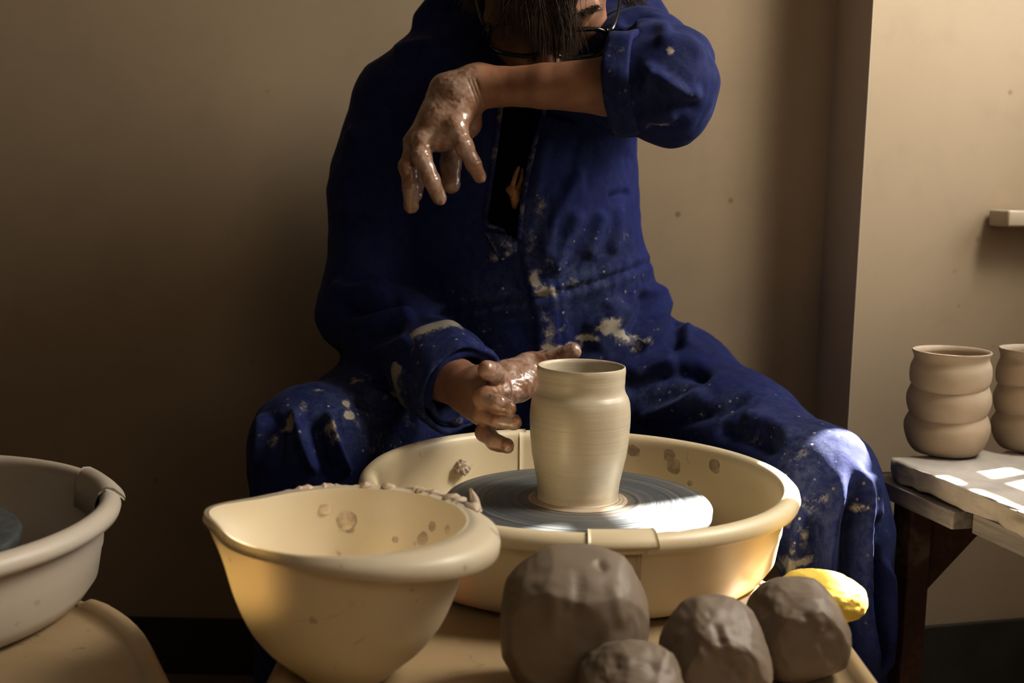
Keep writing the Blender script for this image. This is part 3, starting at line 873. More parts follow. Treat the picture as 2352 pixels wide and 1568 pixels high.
# rolled cuffs (tubes with a thick folded hem)
def cuff(c0, c1, r0, r1, seed, clay, fade, clayfn=None, thick=.0042, sq=1.0):
    c0, c1 = np.array(c0), np.array(c1); ax = c1 - c0; L = np.linalg.norm(ax); ax /= L
    a = np.cross(ax, [0, 0, 1.0]); a /= np.linalg.norm(a); b = np.cross(a, ax)
    prof = [(-thick * .2, 0.0), (thick * .7, .03), (thick, .12), (thick * .8, .45), (thick * .9, .8), (thick * .75, .95), (0, 1.0), (-thick * .8, .97), (-thick, .85), (-thick, .3), (-thick * .8, .05)]
    nseg = 120; an = np.arange(nseg) * 2 * math.pi / nseg
    V = []
    for th in an:
        for dr, t in prof:
            r = r0 + (r1 - r0) * t
            w = .0025 * math.sin(3 * th + seed) + .0015 * math.sin(7 * th + 2 * seed + 3 * t)
            sh = .004 * math.sin(2 * th + seed)
            V.append(c0 + ax * (t * L + sh) + (r + dr + w) * (math.cos(th) * a + sq * math.sin(th) * b))
    V = np.array(V); Q = grid_faces(nseg, len(prof), True, True)
    n = vnormals(V, Q)
    if np.mean(((V - c0 - ((V - c0) @ ax)[:, None] * ax) * n).sum(1)[np.arange(len(V)) % len(prof) == 3]) < 0: Q = Q[:, ::-1]
    V = V + n * (.0012 * fbm(V, 40, 2, seed))[:, None] if seed else V
    o = pp(mesh_np('cuff', V, Q, M_COVER))
    tt = np.tile([t for _, t in prof], nseg)
    cloth_patch_attrs(o, clay if clayfn is None else clayfn(tt), fade)
    return o
cuff(P(1466, 194, 1.455), P(1402, 198, 1.462), .0590, .0580, 2, 0.22, 0.3, None, .005)
e = P(1062, 893, 1.455)
cuff(C_R + (e - C_R) * -.30, e + (e - C_R) * .06, .0590, .0580, 4, 0.4, 0.45, lambda t: np.where(t < .34, 1.05, .2), .0045)

# tan ornament hanging on the black shirt
orn = SDF()
oy = lambda a, b: P(a, b, on_cloth(a, b, .006, 1.57)[1] if False else 1.572)
orn.chain([oy(1192, 384), oy(1184, 402), oy(1176, 432)], [.0022, .0034, .0040], .0012)
orn.chain([oy(1200, 388), oy(1198, 412), oy(1190, 434)], [.0018, .0026, .0036], .0012)
orn.chain([oy(1168, 436), oy(1180, 442), oy(1192, 440)], [.0045, .0055, .0045], .004)
orn.chain([oy(1180, 442), oy(1184, 458), oy(1182, 474)], [.0062, .0062, .0040], .004)
c0 = oy(1183, 430)
V, Q = mesh_sdf(orn, c0 - .045, c0 + .045, 0.001, 1)
tsb = BVHTree.FromPolygons([v.co[:] for v in bpy.data.objects['black_shirt'].data.vertices], [p.vertices[:] for p in bpy.data.objects['black_shirt'].data.polygons])
hh = tsb.ray_cast(Vector(CAM), Vector(c0 - CAM).normalized())
if hh[0] is not None: V = V + [0, hh[0].y - 1.572 - .003, 0]
M_ORN = mat_simple('tan_bone', (0.34, 0.17, 0.055), 0.5, 0.4, 90, 0.2)
o = pp(mesh_np('shirt_ornament', V, Q, M_ORN)); o['label'] = 'tan bone-shaped ornament on the black shirt'

# ---- hair: a cap on the skull plus hanging locks
hc = SDF()
hc.ell(H(0, .030, -.014), np.array([.084, .102, .104]) * HS, HAX)
hc.ell(H(0, -.05, .075), np.array([.082, .095, .085]) * HS, HAX, .012, True)
V, Q = mesh_sdf(hc, SK - .16, SK + .16, 0.003, 2)
V = V + vnormals(V, Q) * (.003 * fbm((V - SK) @ HAX.T * [6, 1, 1], 20, 3, 4))[:, None]
hair = pp(mesh_np('hair', V, Q, M_HAIR))

def strands(specs):
    Vs, Qs, off = [], [], 0
    for root, mids, tip, n, spread, rad in specs:
        for k in range(n):
            j = rng.normal(0, 1, 3) * spread
            r = root + j * .5; t = tip + j * 1.0 + rng.normal(0, 1, 3) * spread * .7
            ms = [m + j * .8 + rng.normal(0, 1, 3) * spread * .3 for m in mids]
            cv = spline([r] + ms + [t], 13)
            u = np.linspace(0, 1, 13)[:, None]
            cv = cv + .0036 * np.sin(u * rng.uniform(4, 9) + rng.uniform(0, 6, 3)) * u
            rr = rad * (1 - .75 * u[:, 0] ** 2)
            v, q = tube(cv, rr, 3)
            Vs.append(v); Qs.append(q[0] + off); off += len(v)
    return np.concatenate(Vs), np.concatenate(Qs)
specs = []
for i in range(74):
    r = rng.uniform(-.066, .060); u = rng.uniform(.035, .10)
    k = math.sqrt(max(0.02, 1 - (r / .08) ** 2 - ((u - .03) / .1) ** 2))
    root = H(r, u, -.012 + .099 * k)
    # hanging end in front of the face: broad at the left, pointed towards (1290, 130)
    s = rng.uniform(0, 1)
    tx = 1140 + 200 * s + rng.normal(0, 9)
    ty = np.interp(tx, [1090, 1150, 1230, 1290, 1330, 1350], [62, 78, 112, 132, 118, 60]) - abs(rng.normal(0, 16))
    tip = P(tx, ty, 1.497 + .02 * abs(s - .55))
    mid1 = root * .6 + P(tx, -90, 1.47) * .4 + [0, -.012, .008]
    mid2 = P(tx * .8 + .2 * 1240, min(ty - 60, 30), 1.482)
    specs.append((root, [mid1, mid2], tip, 16, .0058, .00060))
for (a, b), (c, d) in (((1400, -60), (1484, 10)), ((1410, -70), (1460, 16)), ((1405, -60), (1445, 8)), ((1415, -80), (1430, 14)), ((1400, -70), (1470, 18))):
    specs.append((P(a, b, 1.60), [P(a + 20, b + 30, 1.585), P((a + c) / 2 + 16, d - 16, 1.58)], P(c, d, 1.58), 22, .0035, .0006))
for (c, d) in ((1068, 12), (1078, 26), (1092, 30), (1062, 4), (1095, 12)):
    specs.append((P(1105, -90, 1.60), [P(1085, -50, 1.58)], P(c, d, 1.575), 22, .004, .0006))
V, Q = strands(specs)
o = pp(mesh_np('hair_locks', V, Q, M_HAIR))
# eyebrows
for s in (-1, 1):
    bs = []
    for k in range(60):
        a = rng.uniform(0, 1)
        r0 = H(s * (.012 + .036 * a), .018 + .006 * math.sin(a * 2.6) + rng.normal(0, .0015), .1005 - .021 * a ** 1.6)
        bs.append((r0, [r0 + HS * (.003 * s * _rt + .002 * _fw)], r0 + HS * (.009 * s * _rt + .001 * _up + .001 * _fw), 3, .0008, .0004))
    V, Q = strands(bs)
    pp(mesh_np('eyebrow', V, Q, M_HAIR))

# ---- glasses
g0 = potter
def lens_loop(s):
    pts = []
    for k in range(48):
        a = 2 * math.pi * k / 48
        cx_, cy_ = math.cos(a), math.sin(a)
        x_ = .0285 * np.sign(cx_) * abs(cx_) ** .62; y_ = .0205 * np.sign(cy_) * abs(cy_) ** .62
        pts.append(H(s * .0345 + x_, -.006 + y_ , .110 - .006 * ((s * .0345 + x_) / .06) ** 2))
    return np.array(pts)
parts = [tube(lens_loop(s), .0029, 8, True) for s in (-1, 1)]
parts.append(tube(spline([H(-.007, .003, .1105), H(0, .006, .112), H(.007, .003, .1105)], 8), .0022, 8))
for s in (-1, 1):
    parts.append(tube(spline([H(s * .062, .010, .1035), H(s * .070, .010, .098), H(s * .078, .010, .06), H(s * .082, .008, .0), H(s * .080, -.02, -.02)], 20), .0021, 8, flat=1.6))
VV, FF, off = [], [[], []], 0
for v, q in parts:
    VV.append(v); FF[0].append(q[0] + off)
    if len(q) > 1: FF[1] += [q[1] + off, q[2] + off]
    off += len(v)
gl = pp(mesh_np('glasses', np.concatenate(VV), [np.concatenate(FF[0]), np.concatenate(FF[1])], M_FRAME))
ml = NT('spectacle_lens'); ml.set(Base_Color=(1, 1, 1), Roughness=0.02, Transmission_Weight=1.0, IOR=1.0, Alpha=0.18, Specular_IOR_Level=0.5)
for s in (-1, 1):
    lp = lens_loop(s); c = lp.mean(0)
    V = np.concatenate([[c], c + (lp - c) * .5, c + (lp - c) * .97]); k = np.arange(48); k2 = (k + 1) % 48
    T = np.stack([np.zeros(48, int), 1 + k, 1 + k2], 1); Qd = np.stack([1 + k, 49 + k, 49 + k2, 1 + k2], 1)
    o = mesh_np('lens', V, [T, Qd], ml.m); o.parent = gl

# ---- shoes
M_SHOE = mat_simple('dark_work_shoe', (0.02, 0.018, 0.016), 0.6, 0.3, 25, 0.2)
for A in (A_R, A_L):
    s = SDF()
    s.chain([A + [0, .03, -.04], A + [0, -.05, -.05], A + [0, -.16, -.065]], [.048, .045, .033], .03)
    s.cone(A + [0, .02, -.03], A + [0, .015, .03], .046, .046, .03)
    s.half((0, 0, -1), -.002)
    V, Q = mesh_sdf(s, A + [-.09, -.23, -.11], A + [.09, .11, .09], .005, 2)
    pp(mesh_np('shoe', V, Q, M_SHOE))

# ---- stool under the potter
st = thing('stool', 'low round stool under the seated person', 'stool', (0.045, 1.76, 0))
M_STOOL = mat_wood('stool_wood', (0.16, 0.10, 0.06))
_cv = np.array([v.co[:] for v in cover.data.vertices])
zs = float(_cv[(np.hypot(_cv[:, 0] - .045, _cv[:, 1] - 1.76) < .165), 2].min()) + .001
V, Q = lathe([(0, zs - .03), (.15, zs - .03), (.158, zs - .024), (.16, zs - .012), (.155, zs - .002), (.14, zs), (0, zs)], 48)
mesh_np('seat', V, Q, M_STOOL, st)
for k in range(4):
    a = math.pi / 4 + k * math.pi / 2
    V, Q = tube([(.10 * math.cos(a), .10 * math.sin(a), zs - .03), (.15 * math.cos(a), .15 * math.sin(a), 0.0)], [.015, .012], 12)
    mesh_np('leg', V, Q, M_STOOL, st)
# ================================================================ WHEELS, PANS, POTS
CREAM = (0.66, 0.57, 0.40)
M_PAN = mat_plastic('cream_plastic', CREAM, 0.55)
M_PAN2 = mat_plastic('pale_cream_plastic', (0.50, 0.45, 0.385), 0.3)
M_DECK = mat_plastic('worn_cream_deck', (0.38, 0.285, 0.17), 0.85, 0.42)
M_BOWL = mat_plastic('ivory_bowl_plastic', (0.62, 0.55, 0.42), 0.6, 0.42)
_t = M_BOWL.node_tree
_tr = _t.nodes.new('ShaderNodeBsdfTranslucent'); _tr.inputs[0].default_value = (0.72, 0.60, 0.36, 1)
_mx = _t.nodes.new('ShaderNodeMixShader'); _mx.inputs[0].default_value = 0.20
_t.links.new(_t.nodes['Principled BSDF'].outputs[0], _mx.inputs[1]); _t.links.new(_tr.outputs[0], _mx.inputs[2])
_t.links.new(_mx.outputs[0], _t.nodes['Material Output'].inputs[0])
M_HEAD = mat_head()
M_POT = mat_clay('wet_thrown_clay', (0.53, 0.465, 0.35), 0.36, 0.22, True)
M_DRYPOT = mat_clay('leather_hard_clay', (0.40, 0.32, 0.235), 0.62, 0.12, False, 14)
M_LUMP = mat_clay('grey_brown_clay', (0.208, 0.162, 0.119), 0.55, 0.10, False, 22)
M_SLIP = mat_clay('dried_slip', (0.46, 0.37, 0.28), 0.5, 0.6, False, 60)
M_STAIN = mat_simple('thin_slip_stain', (0.42, 0.335, 0.235), 0.5, 0.3, 60, 0.2)
M_STEEL = mat_simple('grey_steel', (0.15, 0.15, 0.16), 0.4, 0.2, 20, 0.05, Metallic=0.8)

ZH = P(1330, 1146, 1.285)[2]           # wheel-head height
ZD = 0.441                             # deck height
WC = (0.0775, 1.285)

def deck_outline(n=40):
    """local to the wheel axis, potter's end at +Y, clay end at -Y"""
    cx, w = -.0185, .255
    pts = []
    for k in range(n + 1):             # rear arc (right to left)
        a = math.pi * k / n
        pts.append((cx + w * math.cos(a), -.225 + .30 * math.sin(a)))
    for k in range(1, n):              # front end, squarer
        a = math.pi + math.pi * k / n
        c, s = math.cos(a), math.sin(a)
        pts.append((cx + w * np.sign(c) * abs(c) ** .5, -.42 + .14 * np.sign(s) * abs(s) ** .5))
    return np.array(pts)

def build_wheel(label, x, y, rz, zd, zh, group, head_mat):
    t = thing('pottery_wheel', label, 'pottery wheel', (x, y, 0), rz, group)
    out = deck_outline(); n = len(out)
    tan = np.roll(out, -1, 0) - np.roll(out, 1, 0); nor = np.stack([tan[:, 1], -tan[:, 0]], 1); nor /= np.linalg.norm(nor, axis=1, keepdims=True)
    lipk = sstep(.210, .232, np.hypot(out[:, 0], out[:, 1]))
    prof = [(-.028, 0), (-.020, .001), (-.016, .005), (-.012, .0105), (-.006, .0125), (-.001, .010), (.002, .003), (.001, -.010), (-.003, -.028), (-.010, -.034)]
    V = np.concatenate([np.concatenate([out + nor * d, (zd + h * (lipk if h > 0 else 1))[:, None] if h > 0 else np.full((n, 1), zd + h)], 1) for d, h in prof]).reshape(len(prof), n, 3).transpose(1, 0, 2).reshape(-1, 3)
    m = len(prof)
    Q = grid_faces(n, m, True)
    nv = len(V); i0 = np.arange(n); i1 = (i0 + 1) % n
    V = np.concatenate([V, [[-.0185, -.22, zd - .001], [-.0185, -.22, zd - .034]]])
    fl = [Q, np.stack([i0 * m, np.full(n, nv), i1 * m], 1), np.stack([i0 * m + m - 1, i1 * m + m - 1, np.full(n, nv + 1)], 1)]
    d = mesh_np('deck', V, fl, M_DECK, t)
    V, Q = lathe([(0, zh - .016), (.138, zh - .016), (.147, zh - .015), (.1495, zh - .012), (.150, zh - .003), (.1485, zh - .0008), (.146, zh), (.10, zh), (.05, zh), (0, zh)], 128)
    h = mesh_np('wheel_head', V - [0, 0, zh], Q, head_mat, t); h.location = (0, 0, zh)
    V, Q = lathe([(0, zd - .20), (.022, zd - .20), (.022, zh - .016), (0, zh - .016)], 24)
    mesh_np('shaft', V, Q, M_STEEL, t)
    boxes('housing', [((-.0185, -.20, zd - .135), (.36, .50, .20))], M_PAN2, t, .02, True)
    for lx, ly in ((-.17, .0), (.13, .0), (-.17, -.40), (.13, -.40)):
        V, Q = tube([(lx, ly, zd - .20), (lx * 1.12, ly * 1.05, 0.0)], [.018, .014], 12)
        mesh_np('leg', V, Q, M_STEEL, t)
    return t
build_wheel('pottery wheel with a wet wheel head, in front of the seated person', WC[0], WC[1], 0, ZD, ZH, None, M_HEAD)
M_HEAD2 = mat_simple('dry_wheel_head', (0.07, 0.078, 0.078), 0.5, 0.3, 40, 0.1)
W2 = (-.626, 1.085)
build_wheel('pottery wheel at the left edge with a dry grey head, clean deck and no pot', W2[0], W2[1], math.radians(27), ZD, ZH + .001, None, M_HEAD2)

# ---- splash pans: two interlocking halves and clips
PZ0 = ZD + .0015
def pan_profile(top=.092, dr=0.0):
    inner = [(.062, .004), (.190, .004), (.205, .008), (.214, .018), (.2185, .035), (.2215, top - .008)]
    rim = [(.2225, top - .001), (.2255, top + .0035), (.2305, top + .0055), (.2365, top + .004), (.2415, top - .001), (.243, top - .007), (.2415, top - .012), (.2385, top - .0135), (.2355, top - .012)]
    outer = [(.2295, top - .012), (.227, top - .016), (.2252, .05), (.2235, .045), (.2195, .020), (.210, .006), (.196, .0), (.062, .0)]
    return [(r + dr, z) for r, z in inner + rim + outer]

def build_pan(label, x, y, seam_a, seam_b, mat, clips, group=None):
    t = thing('splash_pan', label, 'splash pan', (x, y, PZ0), 0, group)
    p1 = pan_profile(); p2 = pan_profile(.0935, .0016)
    V, Q = lathe(p1, 110, seam_a, seam_b, True); mesh_np('pan_half', V, [grid_faces(111, len(p1), False, True)] + Q[1:], mat, t)
    V, Q = lathe(p2, 110, seam_b - .045, seam_a + 2 * math.pi + .02, True); mesh_np('pan_half', V, [grid_faces(111, len(p2), False, True)] + Q[1:], mat, t)
    for a0, a1 in clips:
        th = .0035; top = .0935
        pr = [(.2185, top - .030), (.2205, top - .004), (.2235, top + .004), (.230, top + .0085), (.2375, top + .0075), (.245, top + .001), (.249, top - .0035)]
        pr = pr + [(r - .0012, z - th * .9) for r, z in pr[::-1]]
        V, Q = lathe(pr, 16, a0, a1, True)
        m = len(pr)
        o = mesh_np('rim_clip', V, [grid_faces(17, m, False, True)] + Q[1:], mat, t)
    return t
D = math.radians
# the working pan joins at the front (D -78) and at the back (D 107)
pan = build_pan('cream splash pan around the wheel holding the freshly thrown pot', WC[0], WC[1], D(-79), D(107), M_PAN, [(D(-91), D(-75.5))])
# front seam flange and foot
V, Q = lathe([(.2265, .012), (.2275, .075), (.2305, .076), (.2315, .012), (.226, .010)], 6, D(-87), D(-79), True)
mesh_np('seam_flange', V, [grid_faces(7, 5, False, True)] + Q[1:], M_PAN, pan)
build_pan('pale splash pan around the empty wheel at the left edge', W2[0], W2[1], D(21), D(206), M_PAN2, [(D(20), D(45))])

# slip splashed inside the working pan
def blob(name, c, nrm, r, seed, mat, parent, flat=.35, sub=4):
    V, T = ico(sub); n = np.array(nrm, float); n /= np.linalg.norm(n)
    a = np.cross(n, [0, 0, 1.0] if abs(n[2]) < .9 else [1.0, 0, 0]); a /= np.linalg.norm(a); b = np.cross(n, a)
    k = 1 + (.45 if flat > .2 else .16) * fbm(V, 2.2 if flat > .2 else 1.4, 2, seed)
    V = V * k[:, None]
    W = np.array(c) + r * (V[:, :1] * a + V[:, 1:2] * b + V[:, 2:] * n * flat)
    return mesh_np(name, W, T, mat, parent)
# clay crumbs clinging to the pan wall left of the pot
for k, (px, py, r) in enumerate(((1072, 1086, .006), (1084, 1080, .008), (1096, 1083, .006))):
    w = P(px, py, 1.435) - np.array([WC[0], WC[1], PZ0])
    a = math.atan2(w[1], w[0]); 
    blob('clay_smear', (.214 * math.cos(a), .214 * math.sin(a), max(.02, w[2])), (-math.cos(a), -math.sin(a), 0.2), r, 50 + k, M_SLIP, pan, .7)

for k, (px, py, r) in enumerate(((1540, 1074, .010), (1527, 1022, .008), (1438, 1014, .008), (1718, 1056, .009), (1573, 1172, .005), (1600, 1105, .004))):
    w = P(px, py, WC[1] + .17) - np.array([WC[0], WC[1], PZ0])
    a = math.atan2(w[1], w[0]); zz = min(.078, max(.02, w[2]))
    rr = float(np.interp(zz, [.018, .035, .084], [.214, .2185, .2215])) - .0002
    blob('slip_stain', (rr * math.cos(a), rr * math.sin(a), zz), (-math.cos(a), -math.sin(a), .06), r, 70 + k, M_STAIN, pan, .05)
# ---- the freshly thrown pot
pot = thing('clay_pot', 'wet freshly thrown clay pot on the wheel head, beside the muddy hand', 'pot', (WC[0], WC[1], ZH))
pr = [(.0448, 0), (.0462, .002), (.0450, .005), (.0455, .012), (.0470, .024), (.0497, .038), (.0525, .052), (.0543, .066), (.0556, .082), (.0560, .096),
      (.0555, .107), (.0535, .1165), (.0503, .1225), (.0488, .127), (.0487, .134), (.0490, .142), (.0492, .148), (.0487, .1512), (.0478, .152), (.0464, .1512)]
pi = [(.0455, .148), (.0452, .135), (.0456, .125), (.0495, .114), (.0515, .10), (.051, .08), (.048, .05), (.042, .02), (.03, .010), (0, .009)]
prof = np.concatenate([spline(pr, 150), spline(pi, 50)])
prof[:140, 0] += .00012 * noise3(np.stack([prof[:140, 1] * 260, 0 * prof[:140, 0], 0 * prof[:140, 0]], 1), 1, 4)
V, Q = lathe(prof, 160)
a = np.arctan2(V[:, 1], V[:, 0]); V[:, :2] *= (1 + .0025 * np.sin(2 * a + V[:, 2] * 40))[:, None]
V[:, 2] += .0004 * np.sin(a) * (V[:, 2] > .02)
mesh_np('pot_wall', V, Q, M_POT, pot)
V, Q = lathe(spline([(.0445, .0), (.0475, .0020), (.0500, .0010), (.0520, .0012), (.0545, .0004), (.0560, 0)], 30), 96)
V[:, 2] += .0004
mesh_np('slip_ring', V, Q, M_SLIP, pot)

# ---- mixing bowl
def build_bowl():
    c = PZ(796, 1545, ZD); c[2] = ZD + .001
    t = thing('mixing_bowl', 'ivory mixing bowl with a spout and slip crusted on its rim', 'mixing bowl', c)
    nt = 160; th = np.linspace(0, 2 * math.pi, nt, endpoint=False)
    HB = P(785, 1170, 1.0)[2] - ZD
    zs = HB / .143
    po = spline([(.0, 0), (.034, 0), (.039, .003), (.050, .013), (.068, .031), (.083, .054), (.0945, .085), (.1005, .115), (.103, .138), (.1038, .143)], 40) * [1, zs]
    rot = D(-8)
    V = []
    nprof = None
    for a in th:
        d = (a - math.pi - rot + math.pi) % (2 * math.pi) - math.pi
        g = math.exp(-(d / .30) ** 2)
        fl = max(0.0, (math.cos(a + D(14)) + .30) / 1.30) ** 1.6
        w = .0022 + .0245 * fl; sk = .0010 + .018 * fl
        outer = []
        for r, z in po:
            k = float(sstep(.50, 1.0, z / HB))
            outer.append((r + .019 * g * k ** 1.5, z + .002 * g * k))
        rr, zz = outer[-1]
        inner = [(max(r - .0032, 0), z + .003) for r, z in outer[:-1]][::-1]
        rimi = [(rr - .003, zz + .001)]
        up = .0015 * (1 - g)
        fl_top = [(rr + .0005, zz + .0025 + up), (rr + w * .35, zz + .0022), (rr + w * .7, zz - .001 - sk * .05), (rr + w * .93, zz - .0025 - sk * .2),
                  (rr + w, zz - .004 - sk * .5), (rr + w * .985, zz - .003 - sk * .95), (rr + w * .95, zz - .003 - sk), (rr + w * .90, zz - .003 - sk * .9), (rr + w * .75, zz - .0045 - sk * .25), (rr + w * .2, zz - .004)]
        oo = [(r, z) for r, z in outer[:-2]][::-1]
        if g > .3: oo = oo
        pf = inner[::-1] + rimi + fl_top + oo
        nprof = len(pf)
        for r, z in pf: V.append((r * math.cos(a), r * math.sin(a), z))
    V = np.array(V); Q = grid_faces(nt, nprof, True)
    mesh_np('bowl_wall', V, Q, M_BOWL, t)
    # crust of slip along the far rim
    k = 240; aa = np.linspace(D(16), D(140), k)
    base = .0006 + .0030 * np.clip(fbm(np.stack([aa * 11, aa * 0, aa * 0], 1), 1, 4, 3) * .6 + .55, 0.05, 1.4) * sstep(D(16), D(24), aa) * sstep(D(140), D(120), aa)
    V = []
    for i, a in enumerate(aa):
        fl = max(0.0, (math.cos(a + D(14)) + .30) / 1.30) ** 1.6
        R0 = .1038 + .003 + .007 * fl
        for j in range(12):
            b = 2 * math.pi * j / 12
            rr = base[i] * (1 + .3 * noise3(np.array([[a * 22, math.cos(b) * 1.5, math.sin(b) * 1.5]]), 1, 9)[0])
            V.append(((R0 + rr * (1.3 + 1.2 * fl) * math.cos(b)) * math.cos(a), (R0 + rr * (1.3 + 1.2 * fl) * math.cos(b)) * math.sin(a), HB + .002 + rr * 1.25 * math.sin(b)))
    o = mesh_np('slip_crust', np.array(V), grid_faces(k, 12, False, True), M_SLIP, t); o['label'] = 'dried slip crusted along the far rim'
    # pointed curl of slip
    a = D(27); R0 = .118
    V, Q = tube(spline([(R0 * math.cos(a), R0 * math.sin(a), HB - .004), (R0 * math.cos(a), R0 * math.sin(a) + .002, HB + .006), ((R0 - .004) * math.cos(a), (R0 + .001) * math.sin(a), HB + .0165)], 10), np.linspace(.008, .001, 10), 10)
    mesh_np('slip_crust', V, Q, M_SLIP, t)
    for k, (ad, zf, r) in enumerate(((98, .78, .010), (52, .70, .006), (40, .62, .004), (46, .80, .005), (70, .66, .003), (33, .82, .004), (110, .86, .006))):
        a = D(ad); zz = HB * zf; rr = float(np.interp(zz, po[:, 1], po[:, 0])) - .0036
        blob('slip_stain', (rr * math.cos(a), rr * math.sin(a), zz + .003), (-math.cos(a), -math.sin(a), .25), r, 90 + k, M_STAIN, t, .06)
    return t
build_bowl()

# ---- lumps of clay
def lump(label, c, r, planes, creases, seed, base=.0):
    V, T = ico(6)
    W = np.sign(V) * np.abs(V) ** .80 * r
    W = W * (1 + .07 * fbm(V, 1.2, 2, seed))[:, None]
    for n, d in planes:
        n = np.array(n, float); n /= np.linalg.norm(n)
        s = W @ n; ex = np.maximum(s - d, 0)
        W = W - np.outer(ex - .012 * np.tanh(ex / .024) * 1.0, n)
    cpos = W + np.array(c)
    x, y = pix(cpos)
    nr = W / np.linalg.norm(W, axis=1, keepdims=True)
    disp = .0012 * fbm(V, 3.5, 2, seed + 3)
    front = W[:, 1] < .012
    for pts, a, w in creases:
        d, t, _ = seg_dist(x, y, [tuple(q) for q in spline(pts, 14)])
        disp += .6 * a * np.exp(-(d / max(w, 9)) ** 2) * sstep(0, .3, t) * sstep(1, .7, t) * front
    W = W + nr * disp[:, None]
    W[:, 2] = np.maximum(W[:, 2], -c[2] + ZD + .0005)
    o = mesh_np('clay_lump', W, T, M_LUMP); o.location = c
    tag(o, label, 'clay lump', 'clay lumps on the wheel deck')
    return o
c = P(1322, 1432, .93)
lump('largest grey-brown clay lump, blocky and creased, on the wheel deck beside the bowl', c, (.064, .056, .064),
     [((0, -.35, 1), .050), ((.9, -.2, .42), .054), ((-1, -.1, .12), .057), ((-.7, -.2, .75), .056), ((.75, -.8, -.1), .052), ((-.3, -1, .05), .048), ((1, 0, -.3), .054)],
     [([(1320, 1290), (1330, 1340), (1322, 1400), (1312, 1440)], -.0035, 6), ([(1370, 1282), (1384, 1302), (1394, 1312)], -.005, 6),
      ([(1260, 1340), (1275, 1400), (1268, 1470)], .003, 16), ([(1400, 1330), (1420, 1400), (1430, 1450)], .003, 14), ([(1290, 1480), (1330, 1500), (1380, 1510)], .003, 14), ([(1300, 1440), (1350, 1470), (1400, 1465)], -.003, 12)], 11)
c = P(1452, 1592, .848)
lump('low rounded clay lump nearest the viewer, in front of the largest lump', c, (.040, .040, .036),
     [((0, -.5, 1), .027), ((-.6, -.3, .7), .029), ((.8, -.4, .5), .034), ((0, -1, 0), .034)],
     [([(1400, 1510), (1450, 1500), (1500, 1512)], .002, 12), ([(1440, 1528), (1480, 1520), (1520, 1540)], -.0035, 7), ([(1390, 1540), (1430, 1530)], -.002, 8)], 23)
c = P(1645, 1500, .915)
lump('wedge-shaped clay lump between the largest lump and the one by the sponge', c, (.046, .042, .045),
     [((.75, -.3, .65), .030), ((-.8, -.3, .55), .031), ((0, -1, .1), .036), ((.2, -.5, 1), .033)],
     [([(1640, 1420), (1650, 1460), (1662, 1490)], -.004, 6), ([(1655, 1425), (1672, 1470), (1690, 1510)], .003, 10), ([(1640, 1500), (1690, 1540), (1720, 1560)], -.003, 10), ([(1600, 1460), (1630, 1500), (1650, 1540)], -.003, 10), ([(1690, 1535), (1700, 1568)], -.003, 8)], 31)
c = P(1834, 1450, .980)
lump('rounded clay lump leaning against the yellow sponge', c, (.0445, .044, .045),
     [((.75, -.2, .62), .034), ((-.8, -.2, .5), .036), ((1, -.3, -.1), .043), ((-1, -.3, -.25), .038), ((0, -1, .1), .038), ((-.2, -.3, 1), .037), ((.3, -.5, -1), .037)],
     [([(1760, 1525), (1820, 1518), (1880, 1514)], -.0025, 6), ([(1840, 1410), (1860, 1420)], -.003, 8), ([(1870, 1390), (1880, 1430), (1900, 1460)], .0025, 12), ([(1870, 1470), (1890, 1440)], .002, 9), ([(1880, 1465), (1900, 1500), (1920, 1530)], -.003, 10)], 43)

# ---- sponge
V, T = ico(5)
c = P(1888, 1396, 1.075) + np.array([0, 0, .0125])
W = np.sign(V) * np.abs(V) ** .92 * [.042, .034, .0225]
ca, sa = math.cos(D(8)), math.sin(D(8))
W = np.stack([W[:, 0] * ca + W[:, 2] * sa, W[:, 1], -W[:, 0] * sa + W[:, 2] * ca], 1)
W += (.0009 * fbm(V, 7, 3, 5))[:, None] * V
m = NT('yellow_sponge'); co = m.geo(); n1 = m.noise(260, 3, 0.6, co); n2 = m.noise(40, 4, 0.6, co)
cc = m.mix(m.mapr(n2, .52, .72, 0, .7), (0.80, 0.60, 0.12), (0.48, 0.31, 0.04))
m.set(Base_Color=cc, Roughness=0.9, Subsurface_Weight=.15, Subsurface_Radius=(.02, .012, .003), Subsurface_Scale=.4); m.bump(n1, .6, .0015)
o = mesh_np('sponge', W, T, m.m); o.location = c
tag(o, 'yellow oval sponge on the deck lip behind the clay lumps', 'sponge')

# ---- pale block beside the pan, and a scrap of red under the big lump
M_BLOCK = mat_plastic('pale_block', (0.66, 0.54, 0.42), .5, .5)
c = PZ(1738, 1432, ZD)
o = boxes('pale_worn_block', [((0, 0, .0135), (.030, .072, .023))], M_BLOCK, None, .006, True)
o.location = c; o.rotation_euler = (0, 0, D(-42))
tag(o, 'pale worn block lying between the splash pan and the rear clay lump', 'tool')
M_RED = mat_simple('dark_red_cloth', (0.16, 0.006, 0.010), 0.8, 0.3, 60, 0.3)
c = P(1197, 1568, .905)
V, T = ico(4); W = V * (1 + .25 * fbm(V, 2, 3, 77))[:, None] * [.012, .010, .0045]
o = mesh_np('cloth_scrap', W, T, M_RED); o.location = (c[0], c[1], ZD + .004)
tag(o, 'dark red scrap at the foot of the largest clay lump', 'scrap')

